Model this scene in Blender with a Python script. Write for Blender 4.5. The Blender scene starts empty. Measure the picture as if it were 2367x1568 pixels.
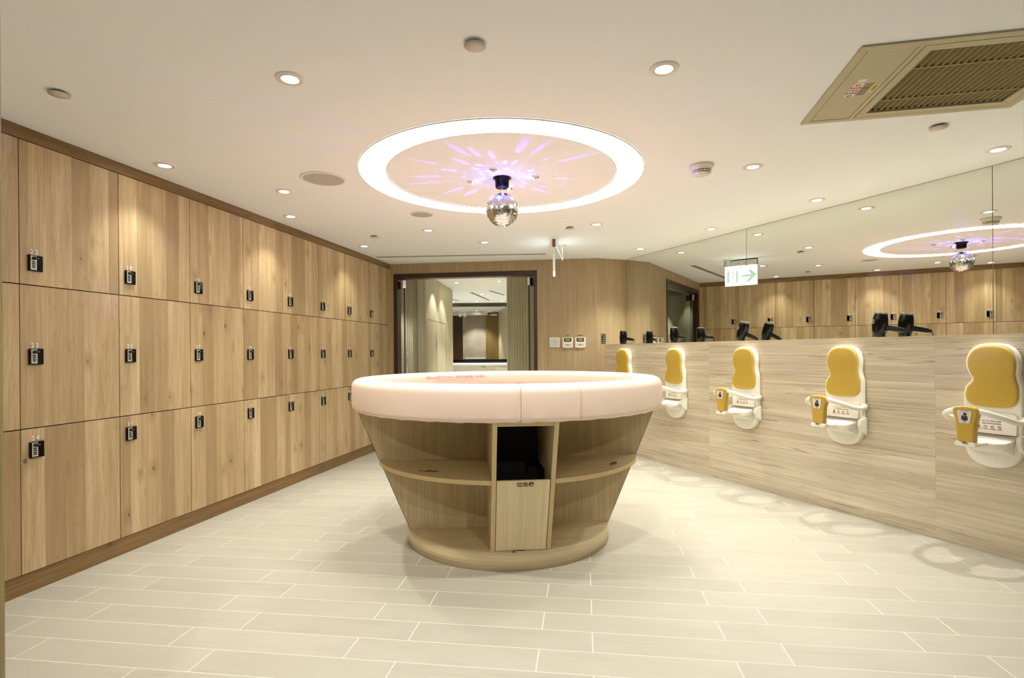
import bpy, bmesh, math, random
from mathutils import Matrix, Vector
random.seed(7)
sc = bpy.context.scene
COL = sc.collection
PI = math.pi
EYE = 1.2245
CEIL = 2.4

# ---------------------------------------------------------------- camera
cd = bpy.data.cameras.new('camera')
cd.sensor_width = 36.0
cd.lens = 1252.0 / 2367.0 * 36.0
cd.shift_y = 29.4 / 2367.0
cd.clip_start = 0.05
cam = bpy.data.objects.new('camera', cd)
COL.objects.link(cam)
cam.matrix_world = Matrix.Translation((0, 0, EYE)) @ Matrix.Rotation(PI/2, 4, 'X') @ Matrix.Rotation(math.radians(-0.444), 4, 'Z')
sc.camera = cam

# ---------------------------------------------------------------- world, exposure
w = bpy.data.worlds.new('world'); sc.world = w; w.use_nodes = True
w.node_tree.nodes['Background'].inputs[0].default_value = (1.0, 0.93, 0.82, 1)
w.node_tree.nodes['Background'].inputs[1].default_value = 0.02
sc.view_settings.view_transform = 'Standard'
sc.view_settings.look = 'None'
sc.view_settings.gamma = 1.0
sc.view_settings.use_curve_mapping = False
sc.view_settings.exposure = 0.64

WARM = (1.0, 0.99, 0.89)
RING_STRENGTH = 9.8
ROOM_W = 60.0      # ceiling spots in the middle of the room
WASH_W = 17.0      # spots along the walls

# ---------------------------------------------------------------- helpers
def frame(ox, oy, xx, xy, oz=0.0):
    """wall frame: x to the right as one faces the wall, y up, z out into the room"""
    l = math.hypot(xx, xy); xx /= l; xy /= l
    return Matrix(((xx, 0, xy, ox), (xy, 0, -xx, oy), (0, 1, 0, oz), (0, 0, 0, 1)))

def srgb(r, g, b):
    f = lambda c: (c/255/12.92) if c/255 <= 0.04045 else ((c/255+0.055)/1.055)**2.4
    return (f(r), f(g), f(b))

class NT:
    def __init__(s, name):
        s.m = bpy.data.materials.new(name); s.m.use_nodes = True
        s.t = s.m.node_tree; s.b = s.t.nodes['Principled BSDF']
    def n(s, typ, **kw):
        nd = s.t.nodes.new(typ)
        for k, v in kw.items():
            if k == 'ins':
                for a, b in v.items():
                    if isinstance(b, bpy.types.NodeSocket): s.t.links.new(b, nd.inputs[a])
                    else: nd.inputs[a].default_value = b
            else: setattr(nd, k, v)
        return nd
    def math(s, op, a, b=None, c=None):
        nd = s.n('ShaderNodeMath', operation=op)
        for i, v in enumerate((a, b, c)):
            if v is None: continue
            if isinstance(v, bpy.types.NodeSocket): s.t.links.new(v, nd.inputs[i])
            else: nd.inputs[i].default_value = v
        return nd.outputs[0]
    def vmath(s, op, a, b=None):
        nd = s.n('ShaderNodeVectorMath', operation=op)
        for i, v in enumerate((a, b)):
            if v is None: continue
            if isinstance(v, bpy.types.NodeSocket): s.t.links.new(v, nd.inputs[i])
            else: nd.inputs[i].default_value = v
        return nd.outputs[0]
    def mix(s, f, a, b, blend='MIX'):
        nd = s.n('ShaderNodeMix', data_type='RGBA', blend_type=blend)
        for i, v in ((0, f), (6, a), (7, b)):
            if isinstance(v, bpy.types.NodeSocket): s.t.links.new(v, nd.inputs[i])
            elif i == 0: nd.inputs[0].default_value = v
            else: nd.inputs[i].default_value = (*v, 1)
        return nd.outputs[2]
    def ramp(s, f, pts):
        nd = s.n('ShaderNodeValToRGB'); s.t.links.new(f, nd.inputs[0])
        e = nd.color_ramp.elements
        while len(e) < len(pts): e.new(0.5)
        for el, (p, c) in zip(e, pts):
            el.position = p; el.color = (c, c, c, 1) if not isinstance(c, tuple) else (*c, 1)
        return nd.outputs[0]
    def set(s, **kw):
        al = dict(color='Base Color', rough='Roughness', metal='Metallic', spec='Specular IOR Level', emit='Emission Color', es='Emission Strength', trans='Transmission Weight', ior='IOR', coat='Coat Weight', alpha='Alpha')
        for k, v in kw.items():
            i = s.b.inputs[al[k]]
            if isinstance(v, bpy.types.NodeSocket): s.t.links.new(v, i)
            elif isinstance(v, tuple): i.default_value = (*v, 1)
            else: i.default_value = v
        return s
    def bump(s, h, strength=0.2, dist=0.002):
        nd = s.n('ShaderNodeBump'); nd.inputs['Strength'].default_value = strength; nd.inputs['Distance'].default_value = dist
        s.t.links.new(h, nd.inputs['Height']); s.t.links.new(nd.outputs[0], s.b.inputs['Normal'])

MATS = {}
def plain(name, color, rough=0.5, metal=0.0, spec=0.5, vary=0.04, scale=9.0, **kw):
    """procedural paint or plastic: a colour with a faint mottling"""
    t = NT(name)
    tc = t.n('ShaderNodeTexCoord')
    no = t.n('ShaderNodeTexNoise', ins={'Vector': tc.outputs['Object'], 'Scale': scale, 'Detail': 3.0})
    dark = tuple(c*(1-vary*2) for c in color); lite = tuple(min(1, c*(1+vary)) for c in color)
    t.set(color=t.mix(no.outputs[0], dark, lite), rough=rough, metal=metal, spec=spec, **kw)
    MATS[name] = t.m
    return t.m

def emitter(name, color, strength):
    t = NT(name); t.set(color=(0.8, 0.8, 0.8), emit=color, es=strength, rough=0.6)
    MATS[name] = t.m
    return t.m

def wood(name, dark, mid, light, axis=1, across=0, plank=0.0, fine=150.0, along=3.0, broad=7.0, rings=9.0, ringamt=0.35,
         knots=0.0, rough=0.42, streak=0.0, veins=0.0, pores=0.55, tone=0.5, objrand=True, coat=0.0, tw=0.73):
    """procedural timber: optional glued staves, fine pores, contour figure, knots. axis = grain direction in object space"""
    t = NT(name)
    tc = t.n('ShaderNodeTexCoord'); sep = t.n('ShaderNodeSeparateXYZ', ins={0: tc.outputs['Object']})
    third = 3 - axis - across
    A, C, T = sep.outputs[axis], sep.outputs[across], sep.outputs[third]
    if objrand:
        oi = t.n('ShaderNodeObjectInfo')
        A = t.math('MULTIPLY_ADD', oi.outputs['Random'], 23.7, A)
        Cr = t.math('MULTIPLY_ADD', oi.outputs['Random'], 1.37, C)
    else: Cr = C
    if plank:
        pid = t.math('FLOOR', t.math('DIVIDE', Cr, plank))
        wn = t.n('ShaderNodeTexWhiteNoise', noise_dimensions='1D', ins={'W': pid})
        pv = wn.outputs['Value']
        A = t.math('MULTIPLY_ADD', pv, 11.0, A)
    Cs = t.math('ADD', Cr, t.math('MULTIPLY', T, tw))
    def vec(sa, scr):
        return t.n('ShaderNodeCombineXYZ', ins={0: t.math('MULTIPLY', A, sa), 1: t.math('MULTIPLY', Cs, scr)}).outputs[0]
    nb = t.n('ShaderNodeTexNoise', noise_dimensions='2D', ins={'Vector': vec(0.9, broad), 'Scale': 1.0, 'Detail': 2.0, 'Distortion': 0.4}).outputs[0]
    nf = t.n('ShaderNodeTexNoise', noise_dimensions='2D', ins={'Vector': vec(along, fine), 'Scale': 1.0, 'Detail': 4.0, 'Roughness': 0.65}).outputs[0]
    nm = t.n('ShaderNodeTexNoise', noise_dimensions='2D', ins={'Vector': vec(along*0.4, fine*0.16), 'Scale': 1.0, 'Detail': 3.0}).outputs[0]
    rg = t.math('PINGPONG', t.math('MULTIPLY', nb, rings), 0.5)
    rg = t.math('POWER', t.math('MULTIPLY', rg, 2.0), 6.0)
    col = t.mix(t.ramp(nb, [(0.28, 0.0), (0.72, 1.0)]), mid, light)
    if plank:
        col = t.mix(t.math('MULTIPLY', t.ramp(pv, [(0.0, 0.0), (1.0, 1.0)]), tone), col, mid)
        col = t.mix(t.math('MULTIPLY', t.ramp(pv, [(0.45, 0.0), (1.0, 1.0)]), tone*0.6), col, dark)
    col = t.mix(t.math('MULTIPLY', rg, ringamt), col, dark)
    col = t.mix(t.ramp(nf, [(0.38, pores), (0.62, 0.0)]), col, dark)
    col = t.mix(t.math('MULTIPLY', t.ramp(nm, [(0.42, 1.0), (0.6, 0.0)]), 0.25), col, dark)
    if streak:
        ns = t.n('ShaderNodeTexNoise', noise_dimensions='2D', ins={'Vector': vec(along*0.5, fine*0.5), 'Scale': 1.0, 'Detail': 5.0, 'Roughness': 0.6, 'Distortion': 0.5}).outputs[0]
        col = t.mix(t.math('MULTIPLY', t.ramp(ns, [(0.5, 0.0), (0.68, 1.0)]), streak), col, tuple(c*0.55 for c in dark))
    if veins:
        for sa_, sc_, dst, amt, wd in ((0.55, 24.0, 1.1, 1.0, 0.020), (0.8, 47.0, 0.8, 0.8, 0.022), (0.4, 13.0, 1.3, 0.7, 0.012)):
            nv = t.n('ShaderNodeTexNoise', noise_dimensions='2D', ins={'Vector': vec(sa_, sc_), 'Scale': 1.0, 'Detail': 2.0, 'Distortion': dst}).outputs[0]
            mk = t.n('ShaderNodeTexNoise', noise_dimensions='2D', ins={'Vector': vec(sa_*1.3+0.3, sc_*0.21), 'Scale': 1.0, 'Detail': 2.0}).outputs[0]
            ln = t.ramp(t.math('ABSOLUTE', t.math('SUBTRACT', nv, 0.5)), [(0.0, 1.0), (wd, 0.0)])
            ln = t.math('MULTIPLY', ln, t.ramp(mk, [(0.46, 0.0), (0.62, 1.0)]))
            col = t.mix(t.math('MULTIPLY', ln, amt*veins), col, tuple(c*0.62 for c in dark))
    if knots:
        vo = t.n('ShaderNodeTexVoronoi', voronoi_dimensions='2D', ins={'Vector': vec(2.3, 3.4), 'Scale': 1.0, 'Randomness': 1.0}).outputs['Distance']
        vs = t.n('ShaderNodeTexNoise', noise_dimensions='2D', ins={'Vector': vec(1.0, 2.0), 'Scale': 1.3}).outputs[0]
        thr = t.math('MULTIPLY', t.ramp(vs, [(0.40, 0.0), (0.66, 1.0)]), 0.032)
        kn = t.math('LESS_THAN', vo, thr)
        halo = t.ramp(t.math('SUBTRACT', vo, thr), [(0.0, 1.0), (0.16, 0.0)])
        col = t.mix(t.math('MULTIPLY', t.math('MULTIPLY', halo, t.math('GREATER_THAN', thr, 0.006)), 0.5*knots), col, dark)
        col = t.mix(t.math('MULTIPLY', kn, 0.75*knots), col, tuple(c*0.35 for c in dark))
    t.set(color=col, rough=rough, spec=0.35, coat=coat)
    t.bump(nf, 0.12, 0.0008)
    MATS[name] = t.m
    return t.m

# ---------------------------------------------------------------- mesh collector
class MB:
    def __init__(s): s.v = []; s.f = []; s.sm = []
    def add(s, vs, fs, smooth=False):
        o = len(s.v); s.v += [tuple(v) for v in vs]
        for f in fs: s.f.append([i+o for i in f]); s.sm.append(smooth)
        return s
    def box(s, x0, x1, y0, y1, z0, z1):
        return s.add([(x0,y0,z0),(x1,y0,z0),(x1,y1,z0),(x0,y1,z0),(x0,y0,z1),(x1,y0,z1),(x1,y1,z1),(x0,y1,z1)],
                     [(0,3,2,1),(4,5,6,7),(0,1,5,4),(1,2,6,5),(2,3,7,6),(3,0,4,7)])
    def hexa(s, p):
        return s.add(p, [(0,3,2,1),(4,5,6,7),(0,1,5,4),(1,2,6,5),(2,3,7,6),(3,0,4,7)])
    def prism(s, out, z0, z1, smooth=False, tz=None):
        n = len(out); f0 = tz if tz else (lambda p, z: (p[0], p[1], z))
        vs = [f0(p, z0) for p in out] + [f0(p, z1) for p in out]
        s.add(vs, [tuple(range(n))[::-1], tuple(range(n, 2*n))])
        o = len(s.v) - 2*n
        for i in range(n):
            j = (i+1) % n; s.f.append([o+i, o+j, o+n+j, o+n+i]); s.sm.append(smooth)
        return s
    def lathe(s, prof, n=32, c=(0,0,0), axis='z', smooth=True, a0=0.0, a1=2*PI, close=False):
        full = abs(a1-a0-2*PI) < 1e-6; m = n if full else n+1
        vs = []
        for k in range(m):
            a = a0 + (a1-a0)*k/n; ca, sa = math.cos(a), math.sin(a)
            for r, z in prof:
                p = (r*ca, r*sa, z)
                if axis == 'y': p = (r*ca, z, -r*sa)
                if axis == 'x': p = (z, r*ca, r*sa)
                vs.append((p[0]+c[0], p[1]+c[1], p[2]+c[2]))
        q = len(prof); fs = []
        for k in range(n):
            k2 = (k+1) % m
            for i in range(q-1 if not close else q):
                j = (i+1) % q
                fs.append((k*q+i, k2*q+i, k2*q+j, k*q+j))
        if not full and close:
            fs.append(tuple(range(q))); fs.append(tuple((m-1)*q+i for i in range(q))[::-1])
        return s.add(vs, fs, smooth)
    def cyl(s, c, r, z0, z1, n=24, axis='z', r2=None, smooth=True):
        r2 = r if r2 is None else r2
        return s.lathe([(0.0001, z0), (r, z0), (r2, z1), (0.0001, z1)], n, c, axis, smooth)
    def tube(s, path, r, n=10, closed=False, smooth=True):
        P = [Vector(p) for p in path]; m = len(P); rs = r if isinstance(r, (list, tuple)) else [r]*m
        up = Vector((0.13, 0.27, 1.0)); vs = []
        for i, p in enumerate(P):
            a = P[i-1] if (i or closed) else P[i]; b = P[(i+1) % m] if (i < m-1 or closed) else P[i]
            t = (b-a).normalized(); x = t.cross(up)
            if x.length < 1e-3: x = t.cross(Vector((1, 0, 0)))
            x.normalize(); y = t.cross(x).normalized()
            for k in range(n):
                an = 2*PI*k/n; vs.append(p + (x*math.cos(an)+y*math.sin(an))*rs[i])
        fs = []
        for i in range(m if closed else m-1):
            j = (i+1) % m
            for k in range(n):
                l = (k+1) % n; fs.append((i*n+k, i*n+l, j*n+l, j*n+k))
        if not closed: fs += [tuple(range(n))[::-1], tuple((m-1)*n+k for k in range(n))]
        return s.add(vs, fs, smooth)
    def mesh(s, name, mats, bevel=0.0, seg=2, merge=True):
        me = bpy.data.meshes.new(name); bm = bmesh.new()
        bv = [bm.verts.new(v) for v in s.v]
        for f, sm in zip(s.f, s.sm):
            try:
                fc = bm.faces.new([bv[i] for i in f]); fc.smooth = sm
            except ValueError: pass
        if merge: bmesh.ops.remove_doubles(bm, verts=bm.verts, dist=1e-5)
        bmesh.ops.recalc_face_normals(bm, faces=bm.faces)
        if bevel:
            ed = [e for e in bm.edges if len(e.link_faces) == 2 and e.calc_face_angle(0) > 0.6]
            rb = bmesh.ops.bevel(bm, geom=ed, offset=bevel, segments=seg, affect='EDGES', profile=0.5)
            for f in rb['faces']: f.smooth = True
        bm.to_mesh(me); bm.free()
        for m in (mats if isinstance(mats, (list, tuple)) else [mats]): me.materials.append(m)
        return me

def link(name, data, parent=None, M=None):
    o = bpy.data.objects.new(name, data); COL.objects.link(o)
    if parent: o.parent = parent
    if M is not None:
        if parent: o.matrix_local = M
        else: o.matrix_world = M
    return o
def ob(name, mb, mat, parent=None, M=None, bevel=0.0, seg=2):
    return link(name, mb.mesh(name, mat, bevel, seg), parent, M)
def tag(o, label, cat, group=None):
    o['label'] = label; o['category'] = cat
    if group: o['group'] = group
    return o
def struct(o): o['kind'] = 'structure'; return o
def thing(name, label, cat, M, group=None):
    o = bpy.data.objects.new(name, None); COL.objects.link(o); o.empty_display_size = 0.1
    o.matrix_world = M
    return tag(o, label, cat, group)
def T(x=0, y=0, z=0, rz=0): return Matrix.Translation((x, y, z)) @ Matrix.Rotation(rz, 4, 'Z')

_txt = {}
def text_mesh(s, h, mat, xs=1.0, align='CENTER', ext=0.0004, bold=0.0, lh=1.0):
    k = (s, h, mat.name, xs, align, bold)
    if k in _txt: return _txt[k]
    cu = bpy.data.curves.new('lettering', 'FONT'); cu.body = s; cu.size = h*1.37; cu.align_x = align
    cu.extrude = ext; cu.offset = bold; cu.resolution_u = 3; cu.space_line = lh
    o = bpy.data.objects.new('lettering', cu); COL.objects.link(o)
    dg = bpy.context.evaluated_depsgraph_get(); dg.update()
    me = bpy.data.meshes.new_from_object(o.evaluated_get(dg)); me.name = 'lettering'
    bpy.data.objects.remove(o); bpy.data.curves.remove(cu)
    for v in me.vertices: v.co.x *= xs
    me.materials.clear(); me.materials.append(mat)
    _txt[k] = me
    return me
def lettering(s, h, mat, parent, x, y, z, xs=1.0, name='lettering', R=None):
    M = Matrix.Translation((x, y, z))
    if R is not None: M = M @ R
    return link(name, text_mesh(s, h, mat, xs), parent, M)

def circle(r, n, cx=0, cy=0): return [(cx+r*math.cos(2*PI*k/n), cy+r*math.sin(2*PI*k/n)) for k in range(n)]
def spline(pts, per=8, closed=False):
    P = [Vector(p) for p in pts]; n = len(P); out = []
    for i in range(n if closed else n-1):
        g = lambda k: P[k % n] if closed else P[max(0, min(n-1, k))]
        a, b, c, d = g(i-1), g(i), g(i+1), g(i+2)
        for k in range(per):
            t = k/per
            out.append(tuple(0.5*((2*b)+(-a+c)*t+(2*a-5*b+4*c-d)*t*t+(-a+3*b-3*c+d)*t**3)))
    if not closed: out.append(tuple(P[-1]))
    return out

def spot(name, parent, M, energy, size, blend, color=WARM, radius=0.022):
    l = bpy.data.lights.new(name, 'SPOT'); l.energy = energy; l.spot_size = math.radians(size); l.spot_blend = blend
    l.color = color; l.shadow_soft_size = radius
    return link(name, l, parent, M)

# ---------------------------------------------------------------- materials
oak = wood('oak_laminate', srgb(144,118,82), srgb(200,174,133), srgb(226,203,163), axis=1, across=0, plank=0.112, fine=120, along=2.6, broad=7.0, rings=13, ringamt=0.26, knots=1.0, tone=1.0, pores=0.32)
oak_dark = wood('brown_oak_trim', srgb(96,72,42), srgb(140,110,70), srgb(158,126,82), axis=0, across=1, fine=190, along=2.2, broad=14, rings=6, ringamt=0.3, knots=0.6)
veneer = wood('brown_veneer', srgb(138,118,86), srgb(178,156,120), srgb(188,166,130), axis=1, across=0, fine=260, along=1.6, broad=5, rings=3, ringamt=0.10)
clad = wood('ash_cladding', srgb(168,152,124), srgb(226,213,187), srgb(238,226,202), axis=0, across=1, fine=60, along=0.9, broad=6, rings=3, ringamt=0.06, streak=0.22, veins=0.75, pores=0.30, objrand=True)
tub = wood('olive_veneer', srgb(166,146,110), srgb(208,188,148), srgb(218,198,158), axis=2, across=0, fine=240, along=1.8, broad=5, rings=3, ringamt=0.08, objrand=False)
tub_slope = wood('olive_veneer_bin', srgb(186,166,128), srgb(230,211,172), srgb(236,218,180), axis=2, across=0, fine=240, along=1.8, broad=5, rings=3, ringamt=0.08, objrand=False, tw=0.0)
tub_flat = wood('olive_veneer_shelf', srgb(160,140,104), srgb(202,182,142), srgb(212,192,152), axis=0, across=1, fine=240, along=1.8, broad=5, rings=2, ringamt=0.04, objrand=False)
tub_band = wood('olive_veneer_band', srgb(182,162,124), srgb(224,205,166), srgb(230,212,174), axis=0, across=2, fine=240, along=1.2, broad=14, rings=2, ringamt=0.04, objrand=False, tw=0.0)
tub_edge = plain('shelf_edge_band', srgb(204,180,132), 0.45)
jamb_m = wood('olive_jamb', srgb(120,104,64), srgb(164,146,98), srgb(176,158,110), axis=2, across=0, fine=200, along=1.5, broad=5, rings=3, ringamt=0.1)
flute = wood('pale_fluted_oak', srgb(170,160,132), srgb(206,197,168), srgb(216,207,180), axis=1, across=0, fine=150, along=0.8, broad=6, rings=2, ringamt=0.08)
flute_d = wood('ochre_fluted_oak', srgb(96,78,36), srgb(134,110,60), srgb(146,122,72), axis=1, across=0, fine=150, along=0.8, broad=6, rings=2, ringamt=0.08)
paint = plain('ceiling_paint', (0.86, 0.885, 0.91), 0.85, vary=0.012, scale=0.8)
paint_w = plain('white_paint', (0.80, 0.77, 0.71), 0.7)
off_white = plain('off_white_plastic', (0.78, 0.72, 0.60), 0.35, vary=0.02)
grille_m = plain('speaker_mesh', (0.47, 0.44, 0.42), 0.7)
cover_m = plain('cover_plate', (0.62, 0.57, 0.49), 0.55)
dark_gap = plain('dark_recess', (0.035, 0.022, 0.012), 0.8)
black = plain('black_plastic', (0.004, 0.0035, 0.004), 0.08, spec=0.22, vary=0.1)
black_m = plain('matt_black', (0.01, 0.009, 0.009), 0.6)
silver = plain('brushed_silver', (0.66, 0.64, 0.61), 0.32, metal=0.85)
silver_p = plain('silver_plate', (0.60, 0.57, 0.53), 0.4, metal=0.2)
chrome = plain('chrome', (0.82, 0.82, 0.82), 0.08, metal=1.0)
white_num = plain('white_lettering', (0.85, 0.82, 0.74), 0.5)
brown_ink = plain('brown_ink', (0.045, 0.018, 0.01), 0.6)
grey_ink = plain('grey_ink', (0.16, 0.15, 0.14), 0.6)
red_ink = plain('red_ink', (0.45, 0.08, 0.05), 0.6)
pink_ink = plain('pink_ink', (0.50, 0.27, 0.34), 0.6)
pink = plain('pink_vinyl', srgb(236,212,198), 0.45, vary=0.015, scale=3)
pink_in = plain('pink_vinyl_inner', srgb(234,194,176), 0.45, vary=0.015, scale=3)
cream = plain('cream_plastic', srgb(247,243,230), 0.30, vary=0.01)
yellow = plain('mustard_vinyl', srgb(206,172,70), 0.40, vary=0.02)
yellow_p = plain('mustard_plastic', srgb(204,168,70), 0.30, vary=0.02)
sticker = plain('white_sticker', (0.74, 0.70, 0.66), 0.5)
yel_st = plain('yellow_sticker', (0.62, 0.58, 0.10), 0.5)
grey_st = plain('grey_sticker', (0.20, 0.18, 0.13), 0.5)
ac_m = plain('aged_cream_metal', srgb(178,169,136), 0.45, vary=0.05, scale=4)
ac_slat = plain('aged_cream_slat', srgb(148,134,92), 0.5, vary=0.05)
jambf = plain('dark_brown_frame', srgb(58,34,16), 0.35, vary=0.12)
rubber = plain('socket_grey', (0.16, 0.145, 0.11), 0.4, metal=0.5)
copper = plain('copper_brown', (0.24, 0.09, 0.05), 0.25, metal=0.8)
plug_w = plain('white_cable', (0.82, 0.82, 0.80), 0.45)
lcd = plain('lcd_green', (0.30, 0.36, 0.24), 0.3)
lcd_d = plain('lcd_bezel', (0.055, 0.05, 0.02), 0.25)
btn = plain('pale_blue_switch', (0.55, 0.60, 0.58), 0.35)
lamp_on = emitter('lamp_glow', (1.0, 0.93, 0.80), 30.0)
lamp_cool = emitter('lamp_glow_cool', (0.85, 0.92, 1.0), 30.0)
ring_on = emitter('ring_glow', (1.0, 1.0, 0.94), RING_STRENGTH)
sign_on = emitter('sign_glow', (0.88, 1.0, 0.98), 2.3)
sign_gr = emitter('sign_green', (0.08, 0.58, 0.42), 0.38)
stone_m = NT('grey_stone')
_tc = stone_m.n('ShaderNodeTexCoord'); _mp = stone_m.n('ShaderNodeMapping', ins={0: _tc.outputs['Object'], 'Rotation': (0, 0, 0.5), 'Scale': (2, 14, 2)})
_no = stone_m.n('ShaderNodeTexNoise', ins={'Vector': _mp.outputs[0], 'Scale': 2.0, 'Detail': 5.0})
stone_m.set(color=stone_m.mix(_no.outputs[0], srgb(120,110,98), srgb(182,170,152)), rough=0.4); stone_m = stone_m.m
_g = NT('mirror_glass'); _n = _g.n('ShaderNodeTexNoise', ins={'Scale': 0.7}); _g.set(color=_g.mix(_n.outputs[0], (0.79, 0.80, 0.74), (0.81, 0.82, 0.76)), rough=0.0, metal=1.0); mirror_m = _g.m
_g = NT('clear_glass'); _n = _g.n('ShaderNodeTexNoise', ins={'Scale': 0.7}); _g.set(color=_g.mix(_n.outputs[0], (0.80, 0.88, 0.78), (0.84, 0.90, 0.80)), rough=0.0, trans=1.0, ior=1.45); glass_m = _g.m
_g = NT('mirror_tiles'); _n = _g.n('ShaderNodeTexNoise', ins={'Scale': 6.0}); _g.set(color=_g.mix(_n.outputs[0], (0.74, 0.74, 0.74), (0.86, 0.86, 0.86)), rough=0.13, metal=1.0); facet_m = _g.m
# floor tile: cream porcelain plank, faint streaks along its length (object x)
_t = NT('porcelain_plank'); _tc = _t.n('ShaderNodeTexCoord'); _oi = _t.n('ShaderNodeObjectInfo')
_of = _t.vmath('ADD', _tc.outputs['Object'], _t.n('ShaderNodeCombineXYZ', ins={0: _t.math('MULTIPLY', _oi.outputs['Random'], 31.0), 1: _t.math('MULTIPLY', _oi.outputs['Random'], 17.0)}).outputs[0])
_mp = _t.n('ShaderNodeMapping', ins={0: _of, 'Scale': (3.0, 34.0, 1.0)})
_n1 = _t.n('ShaderNodeTexNoise', ins={'Vector': _mp.outputs[0], 'Scale': 1.0, 'Detail': 5.0, 'Roughness': 0.65, 'Distortion': 0.6}).outputs[0]
_mp2 = _t.n('ShaderNodeMapping', ins={0: _of, 'Scale': (2.2, 5.0, 1.0)})
_n2 = _t.n('ShaderNodeTexNoise', ins={'Vector': _mp2.outputs[0], 'Scale': 1.0, 'Detail': 3.0}).outputs[0]
_c = _t.mix(_t.ramp(_n2, [(0.2, 0.0), (0.8, 1.0)]), srgb(174,169,157), srgb(186,181,170))
_c = _t.mix(_t.math('MULTIPLY', _t.ramp(_n1, [(0.55, 0.0), (0.75, 1.0)]), 0.55), _c, srgb(158,146,122))
_c = _t.mix(_t.math('MULTIPLY', _oi.outputs['Random'], 0.5), _c, srgb(192,187,173))
_t.set(color=_c, rough=0.36, spec=0.4); tile_m = _t.m
grout_m = plain('pale_grout', srgb(236,231,216), 0.8)

# ---------------------------------------------------------------- room plan (metres, camera at the origin looking along +y)
LW = frame(-3.05392, 0, 0.19603, 0.98060)                      # locker wall: x = distance along the wall
FA = (-1.600, 7.200); FB_ = (1.083, 6.845); FC = (1.466, 6.995)  # far wall corners
FW = frame(*FA, FB_[0]-FA[0], FB_[1]-FA[1]); FWL = math.hypot(FB_[0]-FA[0], FB_[1]-FA[1])
FX = frame(*FB_, FC[0]-FB_[0], FC[1]-FB_[1]); FXL = math.hypot(FC[0]-FB_[0], FC[1]-FB_[1])
MC = (1.466, 6.995)
MW = frame(*MC, 0.42199, -0.90660)                             # mirror plane: x from the far corner towards the camera
CW = frame(1.185, 6.885, 0.41433, -0.91013)                    # front of the ash cladding

# ---- floor: grout bed and one object per plank
ft = math.radians(-7.5); TL, TW = 0.776, 0.1585
fl = ob('floor', MB().box(-4.6, 6.4, -2.6, 17.5, -0.06, -0.0006), grout_m); struct(fl)
e1 = (math.cos(ft), math.sin(ft)); e2 = (-math.sin(ft), math.cos(ft))
tile_me = MB().box(-TL/2+0.0022, TL/2-0.0022, -TW/2+0.0022, TW/2-0.0022, -0.03, 0.0).mesh('floor_tile', tile_m)
cand = []
for j in range(0, 60):
    b = -0.0751 + j*TW
    off = (-0.1897 if j % 2 == 0 else 0.0291)
    for i in range(-8, 9):
        a = off + (i+0.5)*TL
        x = a*e1[0]+b*e2[0]; y = a*e1[1]+b*e2[1]
        lx = -3.054 + 0.19991*y; rx = 4.42 - 0.455*y
        if x < lx-0.42 or x > rx+0.42: continue
        if y > 7.3 - 0.1*(x+1.6) or y < 0.95: continue
        if y < 1.55 and abs(x) > 2.2: continue
        if abs(x)/max(y, 0.1) > 1.18: continue
        cand.append((y, x, a, b))
cand.sort()
for n, (y, x, a, b) in enumerate(cand[:300]):
    link('floor_tile', tile_me, fl, T(x, y, 0, ft))
rest = MB()
for y, x, a, b in cand[300:]:
    M = T(x, y, 0, ft)
    q = [M @ Vector((sx*(TL/2-0.0016), sy*(TW/2-0.0016), z)) for z in (-0.03, 0) for sx, sy in ((-1,-1),(1,-1),(1,1),(-1,1))]
    rest.hexa(q)
if rest.v:
    o = ob('floor_tile_field', rest, tile_m, fl); o['kind'] = 'stuff'
# near planks that only light and mirrors see
cf = ob('near_floor', MB().box(-4.5, 6.2, -2.5, 0.9, -0.02, 0.0), tile_m, fl)

# ---- ceiling with the opening for the air conditioner
AC = Matrix(((0.98060, -0.19603, 0, 1.509), (-0.19603, -0.98060, 0, 2.818), (0, 0, -1, CEIL), (0, 0, 0, 1)))  # x right, y towards camera, z down
acw, ach = 0.94, 0.735
cb = MB(); X0, X1, Y0, Y1 = -7, 7, -15.5, 6.5; hx0, hx1, hy0, hy1 = 0.24, 0.89, 0.05, 0.70
for a in ((X0, hx0, Y0, Y1), (hx1, X1, Y0, Y1), (hx0, hx1, Y0, hy0), (hx0, hx1, hy1, Y1)):
    cb.box(a[0], a[1], a[2], a[3], -0.05, 0.0)
ceil_o = struct(ob('ceiling', cb, paint, None, AC))

# ---- locker wall: carcass, trims
wl = struct(ob('wall_left', MB().box(-0.5, 7.36, 0, CEIL, -0.5, -0.024), dark_gap, None, LW))
for k, (a, b) in enumerate(((-0.4, 1.2), (1.2, 4.55), (4.55, 7.345))):
    ob('cornice_board', MB().box(a+0.0006, b-0.0006, 2.3335, CEIL, -0.024, 0.004), oak_dark, wl, None)
bbo = struct(link('baseboard_left', None, None, LW))
for a, b in ((-0.4, 1.36), (1.36, 4.37), (4.37, 7.345)):
    ob('skirting_board', MB().box(a+0.0006, b-0.0006, 0.0, 0.101, -0.024, -0.006), oak_dark, bbo)
ob('filler_panel', MB().box(7.274, 7.345, 0.105, 2.3315, -0.024, 0.0), oak, wl)

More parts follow.
